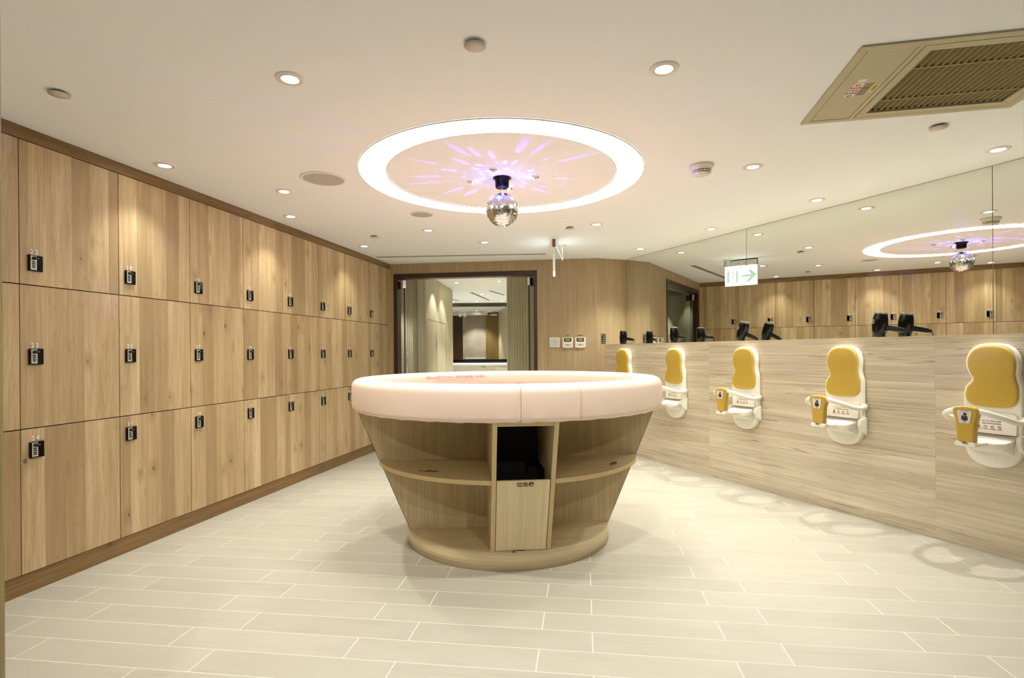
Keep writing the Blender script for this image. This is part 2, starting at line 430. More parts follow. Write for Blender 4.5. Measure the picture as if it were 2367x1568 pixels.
# ---- lockers
PITCH, S0 = 0.5576, 2.810
ROWS = (1.590, 0.8465, 0.103)
DH = 0.7425
door_me = MB().box(0.002, PITCH-0.002, 0.002, DH-0.002, -0.020, 0.0).mesh('door', oak, 0.0012, 1)
lock_me = MB().box(0, 0.069, 0, 0.083, 0, 0.012).mesh('lock_case', black, 0.002)
plate_me = MB().box(0.006, 0.036, 0.006, 0.079, 0.012, 0.0145).mesh('silver_plate', silver_p, 0.0006, 1)
knob_mb = MB().cyl((0.021, 0.066, 0), 0.0095, 0.0145, 0.026, 16); knob_mb.box(0.026, 0.036, 0.0635, 0.0685, 0.0145, 0.022)
knob_me = knob_mb.mesh('knob', black_m)
tip_me = MB().cyl((0.0385, 0.066, 0), 0.0022, 0.0145, 0.0225, 10).mesh('knob_tip', chrome)
dial_me = MB().box(0, 0.017, 0, 0.0065, 0.0145, 0.0162).mesh('dial', black_m, 0.0008, 1)
rown = ('top', 'middle', 'bottom')
ORD = ('first', 'second', 'third', 'fourth', 'fifth', 'sixth', 'seventh', 'eighth')
ob('end_panel', MB().box(-0.4, S0-PITCH-0.002, 0.105, 2.3315, -0.024, 0.0), oak, wl)
for c in range(-1, 8):          # columns counted from number 22-24; the negative one is nearer the camera
    colno = 7 - c               # 7 -> 22..24, 0 -> 1..3
    for r in range(3):
        num = colno*3 + r + 1
        s = S0 + c*PITCH
        if c == -1: lab = 'leftmost sliver of oak locker beside the olive door jamb, %s row' % rown[r]
        else: lab = 'oak locker numbered %d, %s row, %s column from the glass doorway' % (num, rown[r], ORD[7-c])
        L = thing('locker', lab, 'locker', LW @ Matrix.Translation((s, ROWS[r], 0)), 'oak lockers along the left wall')
        link('door', door_me, L)
        ly = (0.073, 0.330, 0.590)[r]
        lk = link('lock_case', lock_me, L, Matrix.Translation((0.038, ly, 0)))
        link('silver_plate', plate_me, lk); link('knob', knob_me, lk); link('knob_tip', tip_me, lk)
        for q in range(4): link('dial', dial_me, lk, Matrix.Translation((0.0115, 0.0445-q*0.0095, 0)))
        d = link('number', text_mesh(' '.join(str(num)), 0.025, white_num, 0.85, bold=0.0011), L, Matrix.Translation((0.038+0.033, ly+0.089, 0.0012)))

# ---- far wall with the doorway, its short return, and frame
fw = MB()
dx0, dx1, dz = 0.034, 1.944, 2.267
fw.box(-0.06, dx0, 0, CEIL, -0.12, 0.0); fw.box(dx1, FWL, 0, CEIL, -0.12, 0.0); fw.box(dx0, dx1, dz, CEIL, -0.12, 0.0)
wf = struct(ob('wall_far', fw, veneer, None, FW))
wr_ = struct(ob('wall_far_return', MB().box(0, FXL+0.6, 0, CEIL, -0.12, 0.0), veneer, None, FX))
fr = MB()
fr.box(dx0, dx0+0.05, 0, dz, -0.14, 0.006); fr.box(dx1-0.045, dx1, 0, dz, -0.14, 0.006); fr.box(dx0+0.05, dx1-0.045, dz-0.062, dz, -0.14, 0.006)
struct(ob('trim_1', fr, jambf, None, FW, 0.002))
# double glass door, both leaves swung out into the corridor
def leaf(label, x, sgn, ang):
    g = thing('glass_door', label, 'door', FW @ Matrix.Translation((x, 0, -0.07)) @ Matrix.Rotation(ang, 4, 'Y'))
    ob('glass_pane', MB().box(0 if sgn > 0 else -0.72, 0.72 if sgn > 0 else 0, 0.02, 2.19, -0.006, 0.006), glass_m, g)
    for y0 in (2.085, 0.02):
        p = ob('patch_fitting', MB().box(0.0 if sgn > 0 else -0.13, 0.13 if sgn > 0 else 0.0, y0, y0+0.105, -0.018, 0.018), black, g, None, 0.002)
        ob('cover_cap', MB().box(-0.012 if sgn > 0 else 0.0, 0.0 if sgn > 0 else 0.012, y0, y0+0.105, -0.019, 0.019), chrome, p, None, 0.002)
    ob('edge_strip', MB().box(-0.004 if sgn > 0 else -0.002, 0.002 if sgn > 0 else 0.004, 0.02, 2.19, -0.007, 0.007), black_m, g)
    ob('pull_handle', MB().tube([(sgn*0.66, 0.85, 0.0), (sgn*0.66, 0.85, 0.05), (sgn*0.66, 1.25, 0.05), (sgn*0.66, 1.25, 0.0)], 0.011, 8), chrome, g)
leaf('left leaf of the open glass door, hinged beside the lockers', 0.158, 1, math.radians(110))
leaf('right leaf of the open glass door, hinged nearest the wall switch', 1.834, -1, math.radians(-110))

# ---- things on the far wall
def on_wall(W, name, label, cat, x, y, group=None): return thing(name, label, cat, W @ Matrix.Translation((x, y, 0)), group)
sw = on_wall(FW, 'wall_switch', 'square cream wall switch with four pale rocker keys', 'switch', 2.098, 1.277)
ob('face_plate', MB().box(0, 0.131, 0, 0.126, 0, 0.008), off_white, sw, None, 0.002)
for i in range(2):
    for j in range(2): ob('rocker', MB().box(0.014+i*0.053, 0.064+i*0.053, 0.016+j*0.05, 0.060+j*0.05, 0.008, 0.013), btn, sw, None, 0.003)
for nm, x, cap in (('left', 2.263, '空調'), ('right', 2.422, '地暖控制')):
    th = on_wall(FW, 'thermostat', '%s one of two cream thermostats with green screen on veneer wall' % nm, 'thermostat', x, 1.268, 'thermostats beside the glass door')
    out = [(0.002, 0.004), (0.067, -0.004), (0.133, 0.004), (0.135, 0.12), (0.128, 0.131), (0.067, 0.136), (0.008, 0.131), (0.0, 0.12)]
    ob('case', MB().prism(out, 0, 0.022), off_white, th, None, 0.003)
    sl = [(0.02, 0.085), (0.028, 0.077), (0.106, 0.077), (0.114, 0.085), (0.116, 0.118), (0.109, 0.126), (0.026, 0.126), (0.018, 0.118)]
    ob('bezel', MB().prism(sl, 0.022, 0.0235), lcd_d, th)
    s_ = ob('screen', MB().box(0.036, 0.098, 0.090, 0.116, 0.0235, 0.0242), lcd, th)
    lettering('24', 0.016, lcd_d, s_, 0.082, 0.095, 0.0243); ob('screen_icon', MB().prism(circle(0.008, 10, 0.052, 0.103), 0.0242, 0.0246), lcd_d, s_)
    for q in range(7):
        an = PI*(1.12+q*0.127)
        ob('button', MB().prism(circle(0.0045, 8, 0.067+0.042*math.cos(an), 0.055+0.032*math.sin(an)), 0.022, 0.0242), grey_ink, th)
    ob('button', MB().box(0.048, 0.086, 0.036, 0.045, 0.022, 0.0242), grey_ink, th)
    lettering(cap, 0.013, brown_ink, th, 0.067, 0.150, 0.0008, name='caption')
ol = on_wall(FX, 'power_outlet', 'black power outlet in a metal plate above the cladding end', 'outlet', 0.050, 1.318)
ob('face_plate', MB().box(0, 0.066, 0, 0.128, 0, 0.006), rubber, ol, None, 0.0015)
ob('insert', MB().box(0.012, 0.054, 0.03, 0.098, 0.006, 0.010), black, ol, None, 0.001)
for y in (0.04, 0.062, 0.084): ob('slot', MB().box(0.022, 0.044, y-0.003, y+0.004, 0.010, 0.0106), sticker, ol)
for y in (0.012, 0.116): ob('screw', MB().cyl((0.033, y, 0), 0.005, 0.006, 0.0078, 10), chrome, ol)

# ---- right side: ash cladding with ledge, wall behind the mirrors, mirror sheets
LZ = 1.308
cw = struct(link('wall_right', None, None, CW))
ob('ledge', MB().box(-0.02, 8.6, LZ-0.022, LZ-0.001, -0.50, 0.0005), clad, cw)
for a, b in ((-0.02, 1.766), (1.766, 3.724), (3.724, 5.68), (5.68, 7.64), (7.64, 8.6)):
    ob('cladding_panel', MB().box(a+0.0003, b-0.0003, 0.0, LZ-0.0225, -0.022, 0.0), clad, cw)
ob('core', MB().box(-0.02, 8.6, 0.0, LZ-0.0225, -0.5, -0.0225), dark_gap, cw)
struct(ob('wall_mirror', MB().box(-0.1, 9.0, 0, CEIL, -0.15, -0.006), rubber, None, MW))
seams = ((0.0, 1.927, 'far'), (1.927, 3.871, 'middle'), (3.871, 5.815, 'near'), (5.815, 7.759, 'hidden'))
for a, b, nm in seams:
    if nm == 'hidden': lab = 'mirror sheet beyond the right edge above the ash ledge'
    else: lab = {'far': 'mirror sheet in the far corner, reflecting the running figure of the exit sign', 'middle': 'wide mirror sheet between two seams, above three yellow baby seats', 'near': 'mirror sheet at the right edge of the photo above the nearest baby seat'}[nm]
    tag(ob('wall_mirror_sheet', MB().box(a+0.002, b-0.002, LZ+0.001, CEIL-0.006, -0.0055, 0.0), mirror_m, None, MW), lab, 'mirror', 'mirror sheets above the ledge')
mt = ob('mirror_edge_trim', MB().box(0, 7.7, CEIL-0.005, CEIL-0.0005, -0.005, 0.003), cover_m, None, MW); struct(mt); mt.name = 'trim_2'

# ---- enclosing walls behind the camera and the olive jamb at the left edge
struct(ob('wall_back', MB().box(-4.6, 6.4, -2.5, -2.35, 0, CEIL), paint_w))
struct(ob('wall_entrance', MB().box(-2.78, -1.25, 1.06, 1.18, 0, CEIL), paint_w))
struct(ob('trim_3', MB().box(-1.25, -1.117, 1.05, 1.19, 0, CEIL), jamb_m, None, None, 0.003))

# ================================================================ ceiling fittings
def on_ceiling(name, label, cat, x, y, rz=0.0, group=None):
    """frame with z pointing up, origin on the ceiling surface"""
    return thing(name, label, cat, T(x, y, CEIL, rz), group)

# ---- glowing ring
rg = on_ceiling('ring_light', 'large glowing white ring set in the ceiling around the mirror ball', 'ceiling light', -0.060, 3.650)
RO, RI = 0.931, 0.762
ob('diffuser', MB().lathe([(RI, -0.001), (RI, -0.004), (RO, -0.004), (RO, -0.001)], 96, smooth=False), ring_on, rg)
ob('outer_edge', MB().lathe([(RO, -0.0005), (RO, -0.006), (RO+0.005, -0.006), (RO+0.005, -0.0005)], 96, smooth=False), cover_m, rg)
ob('inner_edge', MB().lathe([(RI-0.005, -0.0005), (RI-0.005, -0.006), (RI, -0.006), (RI, -0.0005)], 96, smooth=False), cover_m, rg)

# ---- recessed downlights
trim_me = MB().lathe([(0.033, -0.001), (0.033, -0.004), (0.037, -0.007), (0.060, -0.005), (0.062, -0.0005)], 28).mesh('trim_ring', paint_w)
lens_me = MB().lathe([(0.0001, -0.0045), (0.033, -0.0025)], 24).mesh('lens', lamp_on)
gim_me = MB().lathe([(0.041, -0.0066), (0.043, -0.0082), (0.046, -0.0066)], 28).mesh('gimbal_ring', silver_p)
def downlight(label, x, y, power, size, blend, tilt=None, col=WARM, group='recessed ceiling downlights'):
    d = on_ceiling('downlight', label, 'downlight', x, y, 0, group)
    link('trim_ring', trim_me, d); link('lens', lens_me, d); link('gimbal_ring', gim_me, d)
    R = Matrix.Identity(4)
    if tilt: R = Vector((tilt[0], tilt[1], -1.0)).to_track_quat('-Z', 'Y').to_matrix().to_4x4()
    spot('lamp', d, Matrix.Translation((0, 0, -0.03)) @ R, power, size, blend, col)
for lab, x, y in (('starry downlight left of the top of the glowing ring, nearest the camera', -0.938, 2.313),
                  ('starry downlight right of the top of the glowing ring, nearest the camera', 0.642, 2.255),
                  ('downlight left of the glowing ring just above the large round speaker', -1.639, 3.920),
                  ('downlight right of the glowing ring beside the smoke detector', 1.552, 3.470),
                  ('downlight below the glowing ring left of the mirror ball', -0.795, 5.202),
                  ('downlight below the glowing ring right of the mirror ball', 0.791, 5.008)):
    downlight(lab, x, y, ROOM_W*(0.55 if x > 1.5 else 0.95), 96, 0.9, ((-0.035-x)*0.12, (3.5-y)*0.12))
downlight('small downlight in front of the glass doorway', -0.285, 5.797, ROOM_W*0.6, 100, 0.8)
lt = (-0.06, 0.012)
for lab, x, y in (('downlight over locker 19, nearest of the left wall row', -2.147, 3.363),
                  ('downlight over locker 13, middle of the left wall row', -1.885, 4.637),
                  ('downlight over locker 4, farthest of the left wall row', -1.616, 5.957),
                  ('downlight over locker 25 beyond the left edge', -2.405, 2.06)):
    downlight(lab, x, y, WASH_W, 98, 1.0)
for lab, x, y in (('downlight above the ledge nearest the far mirror corner', 1.485, 6.233),
                  ('downlight above the second baby seat from the far end', 1.937, 5.241),
                  ('downlight above the ledge, third from the far mirror corner', 2.403, 4.254),
                  ('downlight below the air conditioner grille, nearest along the mirror', 2.882, 3.202)):
    downlight(lab, x, y, WASH_W*3.3, 112, 0.7, (-0.06, -0.03))
for lab, x, y in (('added unseen downlight behind the camera on the left', -0.8, -0.2), ('added unseen downlight behind the camera on the right', 0.9, -0.4)):
    downlight(lab, x, y, ROOM_W*0.85, 125, 0.8, (-x*0.15, 0.35))  # added lamps out of view, spilling light onto the table front

# ---- mirror ball on its motor, and the four coloured pin spots round it
BX, BY = -0.058, 3.660
BZ, BR = 2.183, 0.111
mbt = on_ceiling('mirror_ball', 'mirror-tiled disco ball hanging from a black motor inside the glowing ring', 'mirror ball', BX, BY)
ob('motor', MB().lathe([(0.0001, 0), (0.062, 0), (0.062, -0.008), (0.047, -0.014), (0.046, -0.062), (0.042, -0.068), (0.0001, -0.068)], 32), black, mbt)
ch = MB()
for k in range(5):
    z = -0.070 - k*0.0075
    ch.tube([(0.003*math.cos(t)*(1 if k % 2 else 0), 0.003*math.cos(t)*(0 if k % 2 else 1), z-0.005*math.sin(t)) for t in [2*PI*i/8 for i in range(8)]], 0.0009, 5, closed=True)
ob('chain', ch, chrome, mbt)
ob('core', MB().lathe([(max(0.0001, (BR-0.004)*math.sin(PI*k/16)), BZ-CEIL+(BR-0.004)*math.cos(PI*k/16)) for k in range(17)], 32), black_m, mbt)
fm = MB(); NL = 30
for i in range(NL):
    t0, t1 = PI*i/NL, PI*(i+1)/NL; tm = (t0+t1)/2
    m = max(4, int(2*PI*math.sin(tm)/(PI/NL)))
    for k in range(m):
        p0, p1 = 2*PI*k/m, 2*PI*(k+1)/m; g = 0.06
        pa, pb = p0+(p1-p0)*g, p1-(p1-p0)*g; ta, tb = t0+(t1-t0)*g, t1-(t1-t0)*g
        d1, d2 = random.gauss(0, 0.0004), random.gauss(0, 0.0004)
        q = []
        for tt, pp, dr in ((ta, pa, d1+d2), (ta, pb, d1-d2), (tb, pb, -d1-d2), (tb, pa, -d1+d2)):
            rr = BR+dr
            q.append((rr*math.sin(tt)*math.cos(pp), rr*math.sin(tt)*math.sin(pp), BZ-CEIL+rr*math.cos(tt)))
        fm.add(q, [(3, 2, 1, 0)])
o = ob('mirror_facets', fm, facet_m, mbt); o['kind'] = 'stuff'
# lamp added at the ball's crown, patterned to imitate light its facets throw back
gl = bpy.data.lights.new('added_beam_lamp', 'POINT'); gl.energy = 22.0; gl.shadow_soft_size = 0.004; gl.color = (1, 1, 1); gl.use_nodes = True
nt = gl.node_tree; em = nt.nodes['Emission']
tcn = nt.nodes.new('ShaderNodeTexCoord'); vo = nt.nodes.new('ShaderNodeTexVoronoi'); vo.inputs['Scale'].default_value = 5.2; vo.inputs['Randomness'].default_value = 0.55
nt.links.new(tcn.outputs['Normal'], vo.inputs['Vector'])
rp = nt.nodes.new('ShaderNodeValToRGB'); rp.color_ramp.elements[0].position = 0.20; rp.color_ramp.elements[0].color = (0.13, 0.05, 1.0, 1)
rp.color_ramp.elements[1].position = 0.31; rp.color_ramp.elements[1].color = (0.006, 0.002, 0.02, 1)
nt.links.new(vo.outputs['Distance'], rp.inputs[0]); nt.links.new(rp.outputs[0], em.inputs['Color'])
link('added_beam_lamp', gl, mbt, Matrix.Translation((0.004, -0.055, BZ-CEIL+BR-0.004)))
for lab, x, y, c, e in (('tiny pin spot left of the mirror ball motor', -0.275, 3.735, (0.3, 0.3, 1.0), 40), ('tiny blue pin spot nearest the camera, in front of the mirror ball motor', -0.112, 3.482, (0.10, 0.30, 1.0), 90),
                        ('tiny pin spot right of the mirror ball motor', 0.168, 3.643, (0.75, 1.0, 0.9), 16), ('tiny purple pin spot just behind the mirror ball motor', -0.011, 3.899, (0.4, 0.2, 1.0), 30)):
    p = on_ceiling('pin_spot', lab, 'spotlight', x, y, 0, 'pin spots around the mirror ball')
    ob('trim_ring', MB().lathe([(0.014, -0.001), (0.015, -0.004), (0.024, -0.004), (0.025, -0.0005)], 20), chrome, p)
    dv = Vector((BX-x, BY-y, BZ+0.04-CEIL)); R = dv.to_track_quat('-Z', 'Y').to_matrix().to_4x4()
    hm = Matrix.Translation(dv.normalized()*0.006) @ R
    ob('lamp_head', MB().lathe([(0.0001, 0.004), (0.013, 0.003), (0.014, -0.012), (0.011, -0.012)], 18), chrome, p, hm)
    ob('lens', MB().lathe([(0.0001, -0.0115), (0.011, -0.0115)], 16), lamp_cool, p, hm)
    spot('lamp', p, Matrix.Translation(dv.normalized()*0.024) @ R, e, 42, 0.4, c, 0.006)

# ---- round covers, speakers, detector, hatch, slot
for lab, x, y in (('round white sprinkler cover hanging askew near the left edge', -2.014, 2.419), ('round sprinkler cover at the top centre of the ceiling', -0.132, 2.062),
                  ('round sprinkler cover below the air conditioner', 2.260, 2.859), ('round sprinkler cover between mirror ball and exit sign', 0.557, 5.139),
                  ('round sprinkler cover near the far left corner', -1.378, 5.453)):
    s_ = on_ceiling('sprinkler_cover', lab, 'sprinkler cover', x, y, 0, 'round sprinkler covers')
    ob('collar', MB().cyl((0, 0, 0), 0.026, -0.010, 0.0, 20), dark_gap, s_)
    ob('cover_disc', MB().lathe([(0.0001, -0.009), (0.041, -0.009), (0.0415, -0.012), (0.0001, -0.013)], 28), cover_m, s_)
for lab, x, y, r in (('large round ceiling speaker left of the glowing ring', -1.262, 3.645, 0.150), ('smaller round ceiling speaker left below the mirror ball', -0.757, 4.600, 0.100)):
    s_ = on_ceiling('ceiling_speaker', lab, 'speaker', x, y, 0, 'round ceiling speakers')
    ob('rim', MB().lathe([(r*0.86, -0.0005), (r*0.87, -0.008), (r*0.99, -0.005), (r, -0.0005)], 40), paint_w, s_)
    ob('grille', MB().lathe([(0.0001, -0.008), (r*0.85, -0.006)], 40), grille_m, s_)
sd = on_ceiling('smoke_detector', 'white smoke detector with dark slots right of the glowing ring', 'smoke detector', 1.215, 3.446)
ob('base', MB().lathe([(0.0001, 0), (0.075, 0), (0.075, -0.012), (0.066, -0.026), (0.0001, -0.026)], 32), off_white, sd)
ob('chamber', MB().lathe([(0.062, -0.026), (0.060, -0.036), (0.056, -0.036), (0.056, -0.041), (0.058, -0.041), (0.056, -0.046), (0.050, -0.046), (0.050, -0.050), (0.053, -0.050), (0.046, -0.060), (0.0001, -0.064)], 32), off_white, sd)
ob('smoke_slot', MB().lathe([(0.057, -0.036), (0.057, -0.041)], 32), black_m, sd); ob('smoke_slot', MB().lathe([(0.0515, -0.046), (0.0515, -0.050)], 32), black_m, sd)
for k in range(8):
    a = 2*PI*k/8
    ob('slot_rib', MB().box(0.050, 0.0595, -0.0015, 0.0015, -0.050, -0.035), off_white, sd, Matrix.Rotation(a, 4, 'Z'))
ob('indicator', MB().cyl((-0.02, -0.03, 0), 0.004, -0.0625, -0.058, 10), grey_ink, sd)
hp = on_ceiling('access_hatch', 'flush ceiling access hatch with faint outline near lockers', 'hatch', -1.25, 5.0, math.radians(-11.3))
ob('hatch_panel', MB().box(-0.16, 0.16, -0.16, 0.16, -0.0012, 0.0), paint, hp)
hs = on_ceiling('slot_diffuser', 'long narrow air slot in the ceiling before the far wall', 'air vent', 0, 0)
hs.matrix_world = T(-1.660, 6.655, CEIL, math.atan2(6.52-6.655, 0.418+1.66))
ob('slot_frame', MB().box(0, 2.082, -0.036, 0.036, -0.002, 0), cover_m, hs)
ob('slot_opening', MB().box(0.006, 2.076, -0.026, 0.026, -0.0035, -0.002), rubber, hs)
for k in range(2): ob('slot_blade', MB().box(0.006, 2.076, -0.011+k*0.018, -0.007+k*0.018, -0.0055, -0.0035), cover_m, hs)

# ---- air conditioner
ac = thing('air_conditioner', 'square ceiling air conditioner panel with slatted return grille', 'air conditioner', AC)
pf = MB()
for a in ((0, acw, 0, 0.035), (0, acw, ach-0.035, ach), (0, 0.035, 0.035, ach-0.035), (acw-0.035, acw, 0.035, ach-0.035), (0.215, 0.236, 0.035, ach-0.035)): pf.box(a[0], a[1], a[2], a[3], 0, 0.008)
ob('panel_frame', pf, ac_m, ac, None, 0.0015)
ob('service_door', MB().box(0.0375, 0.2125, 0.0375, ach-0.0375, 0.0005, 0.0065), ac_m, ac)
gf = MB(); G = (0.239, acw-0.038, 0.038, ach-0.038); O = (0.275, 0.858, 0.085, 0.655)
for a in ((G[0], G[1], G[2], O[2]), (G[0], G[1], O[3], G[3]), (G[0], O[0], O[2], O[3]), (O[1], G[1], O[2], O[3])): gf.box(a[0], a[1], a[2], a[3], -0.004, 0.0085)
ob('grille_frame', gf, ac_m, ac, None, 0.0012)
wd = MB()
for a in ((O[0]-0.01, O[0], O[2], O[3]), (O[1], O[1]+0.01, O[2], O[3]), (O[0]-0.01, O[1]+0.01, O[2]-0.01, O[2]), (O[0]-0.01, O[1]+0.01, O[3], O[3]+0.01)): wd.box(a[0], a[1], a[2], a[3], -0.12, -0.004)
wd.box(O[0]-0.01, O[1]+0.01, O[2]-0.01, O[3]+0.01, -0.13, -0.12)
ob('return_box', wd, dark_gap, ac)
NS = 22
sl_me = MB().hexa([(0.000, O[2], -0.030), (0.0016, O[2], -0.030), (0.0016, O[3], -0.030), (0.000, O[3], -0.030), (0.012, O[2], 0.003), (0.0150, O[2], 0.003), (0.0150, O[3], 0.003), (0.012, O[3], 0.003)]).mesh('slat', ac_slat)
for k in range(NS): link('slat', sl_me, ac, Matrix.Translation((O[0]-0.004+k*(O[1]-O[0])/NS, 0, 0)))
for y in (0.205, 0.50): ob('cross_rail', MB().box(O[0], O[1], y-0.004, y+0.004, -0.020, 0.002), ac_slat, ac)
z = 0.0068
def flat(name, x0, x1, y0, y1, zz, m, par): return ob(name, MB().box(x0, x1, y0, y1, zz, zz+0.0006), m, par)
st = flat('notice_sticker', 0.092, 0.139, 0.285, 0.428, z, sticker, ac)
rb = MB()
for a in ((0.093, 0.138, 0.286, 0.2875), (0.093, 0.138, 0.4255, 0.427), (0.093, 0.0945, 0.286, 0.427), (0.1365, 0.138, 0.286, 0.427)): rb.box(a[0], a[1], a[2], a[3], z+0.0006, z+0.0009)
ob('sticker_border', rb, red_ink, st)
Rt = Matrix.Rotation(PI, 4, 'Z')
for k, (s_, y, m_) in enumerate((('注意', 0.41, red_ink), ('請勿堆放', 0.385, red_ink), ('檢修口', 0.36, red_ink), ('定期清潔', 0.335, red_ink), ('聯絡', 0.308, grey_ink))):
    lettering(s_, 0.011, m_, st, 0.1155, y, z+0.001, 0.8, 'print', Rt)
flat('small_sticker', 0.098, 0.134, 0.431, 0.462, z, sticker, ac)
gs = flat('rating_sticker', 0.145, 0.176, 0.30, 0.412, z, grey_st, ac); flat('red_patch', 0.150, 0.172, 0.36, 0.378, z+0.0006, red_ink, gs)
ys = flat('yellow_sticker', 0.179, 0.197, 0.325, 0.408, z, yel_st, ac)
lettering('M2-FCU', 0.011, lcd_d, ys, 0.188, 0.366, z+0.001, 0.9, 'print', Matrix.Rotation(-PI/2, 4, 'Z'))

# ---- exit sign seen edge on, readable in the mirror; its face looks at the mirror wall
sx0, sy0, sx1, sy1 = 0.446, 5.66, 0.4785, 6.06
SG = frame(sx1, sy1, sx0-sx1, sy0-sy1)        # x from its far end to the near end as one faces it from the mirror side; z towards the mirror
sl_ = math.hypot(sx1-sx0, sy1-sy0)
if SG.col[2][0] < 0: SG = frame(sx0, sy0, sx1-sx0, sy1-sy0)
es = thing('exit_sign', 'lit emergency exit sign hanging edge on before the doorway', 'exit sign', SG)
ob('mount_rail', MB().box(0, sl_, 2.318, CEIL-0.012, -0.013, 0.013), silver, es, None, 0.002)
ob('gasket', MB().box(0.0, sl_-0.06, CEIL-0.014, CEIL-0.002, -0.012, 0.012), black_m, es)
ob('light_panel', MB().box(0.004, sl_-0.004, 2.062, 2.318, -0.010, 0.010), sign_on, es, None, 0.002)
for s_, z_ in ((0, 'near_cap'), (sl_, 'far_cap')):
    ob('end_cap', MB().box(s_-0.004, s_+0.004, 2.318, CEIL-0.006, -0.015, 0.015), copper, es, None, 0.003)
ob('edge_strip', MB().box(-0.001, 0.004, 2.062, 2.318, -0.0105, 0.0105), plug_w, es)
for q in (0.36, 0.57): ob('key_hole', MB().box(sl_*q-0.004, sl_*q+0.004, 2.345, 2.359, 0.013, 0.0135), black_m, es)
fz = 0.0106
def pict(par, f, face):
    def P(pts): return [(f(x), y) for x, y in pts]
    z0, z1 = (fz, fz+0.0008) if face > 0 else (-fz-0.0008, -fz)
    ob('arrow', MB().prism(P([(0.215, 2.196), (0.325, 2.200), (0.285, 2.262), (0.315, 2.262), (0.395, 2.190), (0.300, 2.105), (0.262, 2.100), (0.318, 2.172), (0.215, 2.168)]), z0, z1), sign_gr, par)
    ob('door_jamb_pictogram', MB().prism(P([(0.032, 2.245), (0.058, 2.246), (0.060, 2.118), (0.044, 2.098), (0.030, 2.108)]), z0, z1), sign_gr, par)
    ob('door_jamb_pictogram', MB().prism(P([(0.140, 2.254), (0.168, 2.256), (0.166, 2.106), (0.128, 2.104), (0.142, 2.118)]), z0, z1), sign_gr, par)
    mm = MB()
    for pts in ([(0.100, 2.214), (0.112, 2.206), (0.098, 2.164), (0.084, 2.166)], [(0.098, 2.170), (0.086, 2.158), (0.080, 2.140), (0.060, 2.138), (0.062, 2.146), (0.076, 2.150)],
                [(0.094, 2.166), (0.104, 2.160), (0.124, 2.118), (0.114, 2.118)], [(0.104, 2.212), (0.110, 2.204), (0.134, 2.192), (0.130, 2.186), (0.104, 2.196)], [(0.100, 2.214), (0.084, 2.206), (0.068, 2.190), (0.074, 2.186), (0.090, 2.198)]):
        mm.prism(P(pts), z0, z1)
    mm.prism([(f(0.112)+0.011*math.cos(t), 2.226+0.011*math.sin(t)) for t in [2*PI*k/12 for k in range(12)]], z0, z1)
    ob('running_figure', mm, sign_gr, par)
pict(es, lambda x: sl_-0.0-x if True else x, 1)
pict(es, lambda x: x, -1)
# ceiling socket with plug and cable feeding the sign
ps = on_ceiling('ceiling_socket', 'white socket plate with plug in the ceiling beside the exit sign', 'socket', 0.567, 5.99, math.radians(-11))
ob('face_plate', MB().box(-0.036, 0.036, -0.058, 0.058, -0.008, 0), plug_w, ps, None, 0.003)
ob('plug', MB().lathe([(0.0001, -0.008), (0.019, -0.008), (0.017, -0.03), (0.008, -0.05), (0.005, -0.075), (0.0001, -0.076)], 14), plug_w, ps)
a_ = Vector((0.567, 5.99, CEIL-0.07)); b_ = Vector((0.470, 5.72, 2.36))
pth = spline([a_, a_+Vector((0.004, 0, -0.07)), a_+Vector((-0.004, -0.03, -0.10)), a_+Vector((-0.035, -0.12, -0.055)), b_+Vector((0.012, 0.01, -0.03)), b_], 6)
tag(ob('sign_cable', MB().tube(pth, 0.0045, 7), plug_w), 'white cable looping from the ceiling plug to the exit sign', 'cable')

# ================================================================ round changing table
TM = T(-0.035, 3.69, 0, math.radians(5.1))
tb = thing('changing_table', 'round tub-shaped changing table with pink padded rim and open shelves', 'changing table', TM)
Rz = lambda z: 0.673 + (z-0.11)*0.411
BPY = -0.214                       # plane of the back panel of the open bays
X0C, CH = 0.018, 0.170            # centre column
ob('plinth', MB().lathe([(0.0001, 0.0), (0.673, 0.0), (0.673, 0.104), (0.0001, 0.104)], 96), tub_band, tb)
ob('base_board', MB().lathe([(0.0001, 0.1045), (0.673, 0.1045), (0.673, 0.108), (0.671, 0.110), (0.0001, 0.110)], 96), tub_flat, tb)
sh = MB(); NZ, NA = 10, 56; vs = []; fs = []
for i in range(NZ+1):
    z = 0.11+(0.868-0.11)*i/NZ; r = Rz(z); t0 = math.asin(BPY/r)
    for k in range(NA+1):
        a = t0 + (PI-2*t0)*k/NA; vs.append((r*math.cos(a), r*math.sin(a), z))
for i in range(NZ):
    for k in range(NA):
        a = i*(NA+1)+k; fs.append((a, a+1, a+NA+2, a+NA+1))
sh.add(vs, fs, True); ob('tub_shell', sh, tub, tb)
hw = lambda z: math.sqrt(Rz(z)**2-BPY**2)-0.002
bp = MB(); za, zb = 0.11, 0.866
bp.hexa([(-hw(za), BPY, za), (hw(za), BPY, za), (hw(za)-0.01, BPY+0.02, za), (-hw(za)+0.01, BPY+0.02, za), (-hw(zb), BPY, zb), (hw(zb), BPY, zb), (hw(zb)-0.01, BPY+0.02, zb), (-hw(zb)+0.01, BPY+0.02, zb)])
ob('back_panel', bp, tub, tb)
ob('deck', MB().lathe([(0.0001, 0.868), (0.985, 0.868), (0.985, 0.880), (0.0001, 0.880)], 72), tub_flat, tb)
zs = 0.547; rs = Rz(zs)-0.002
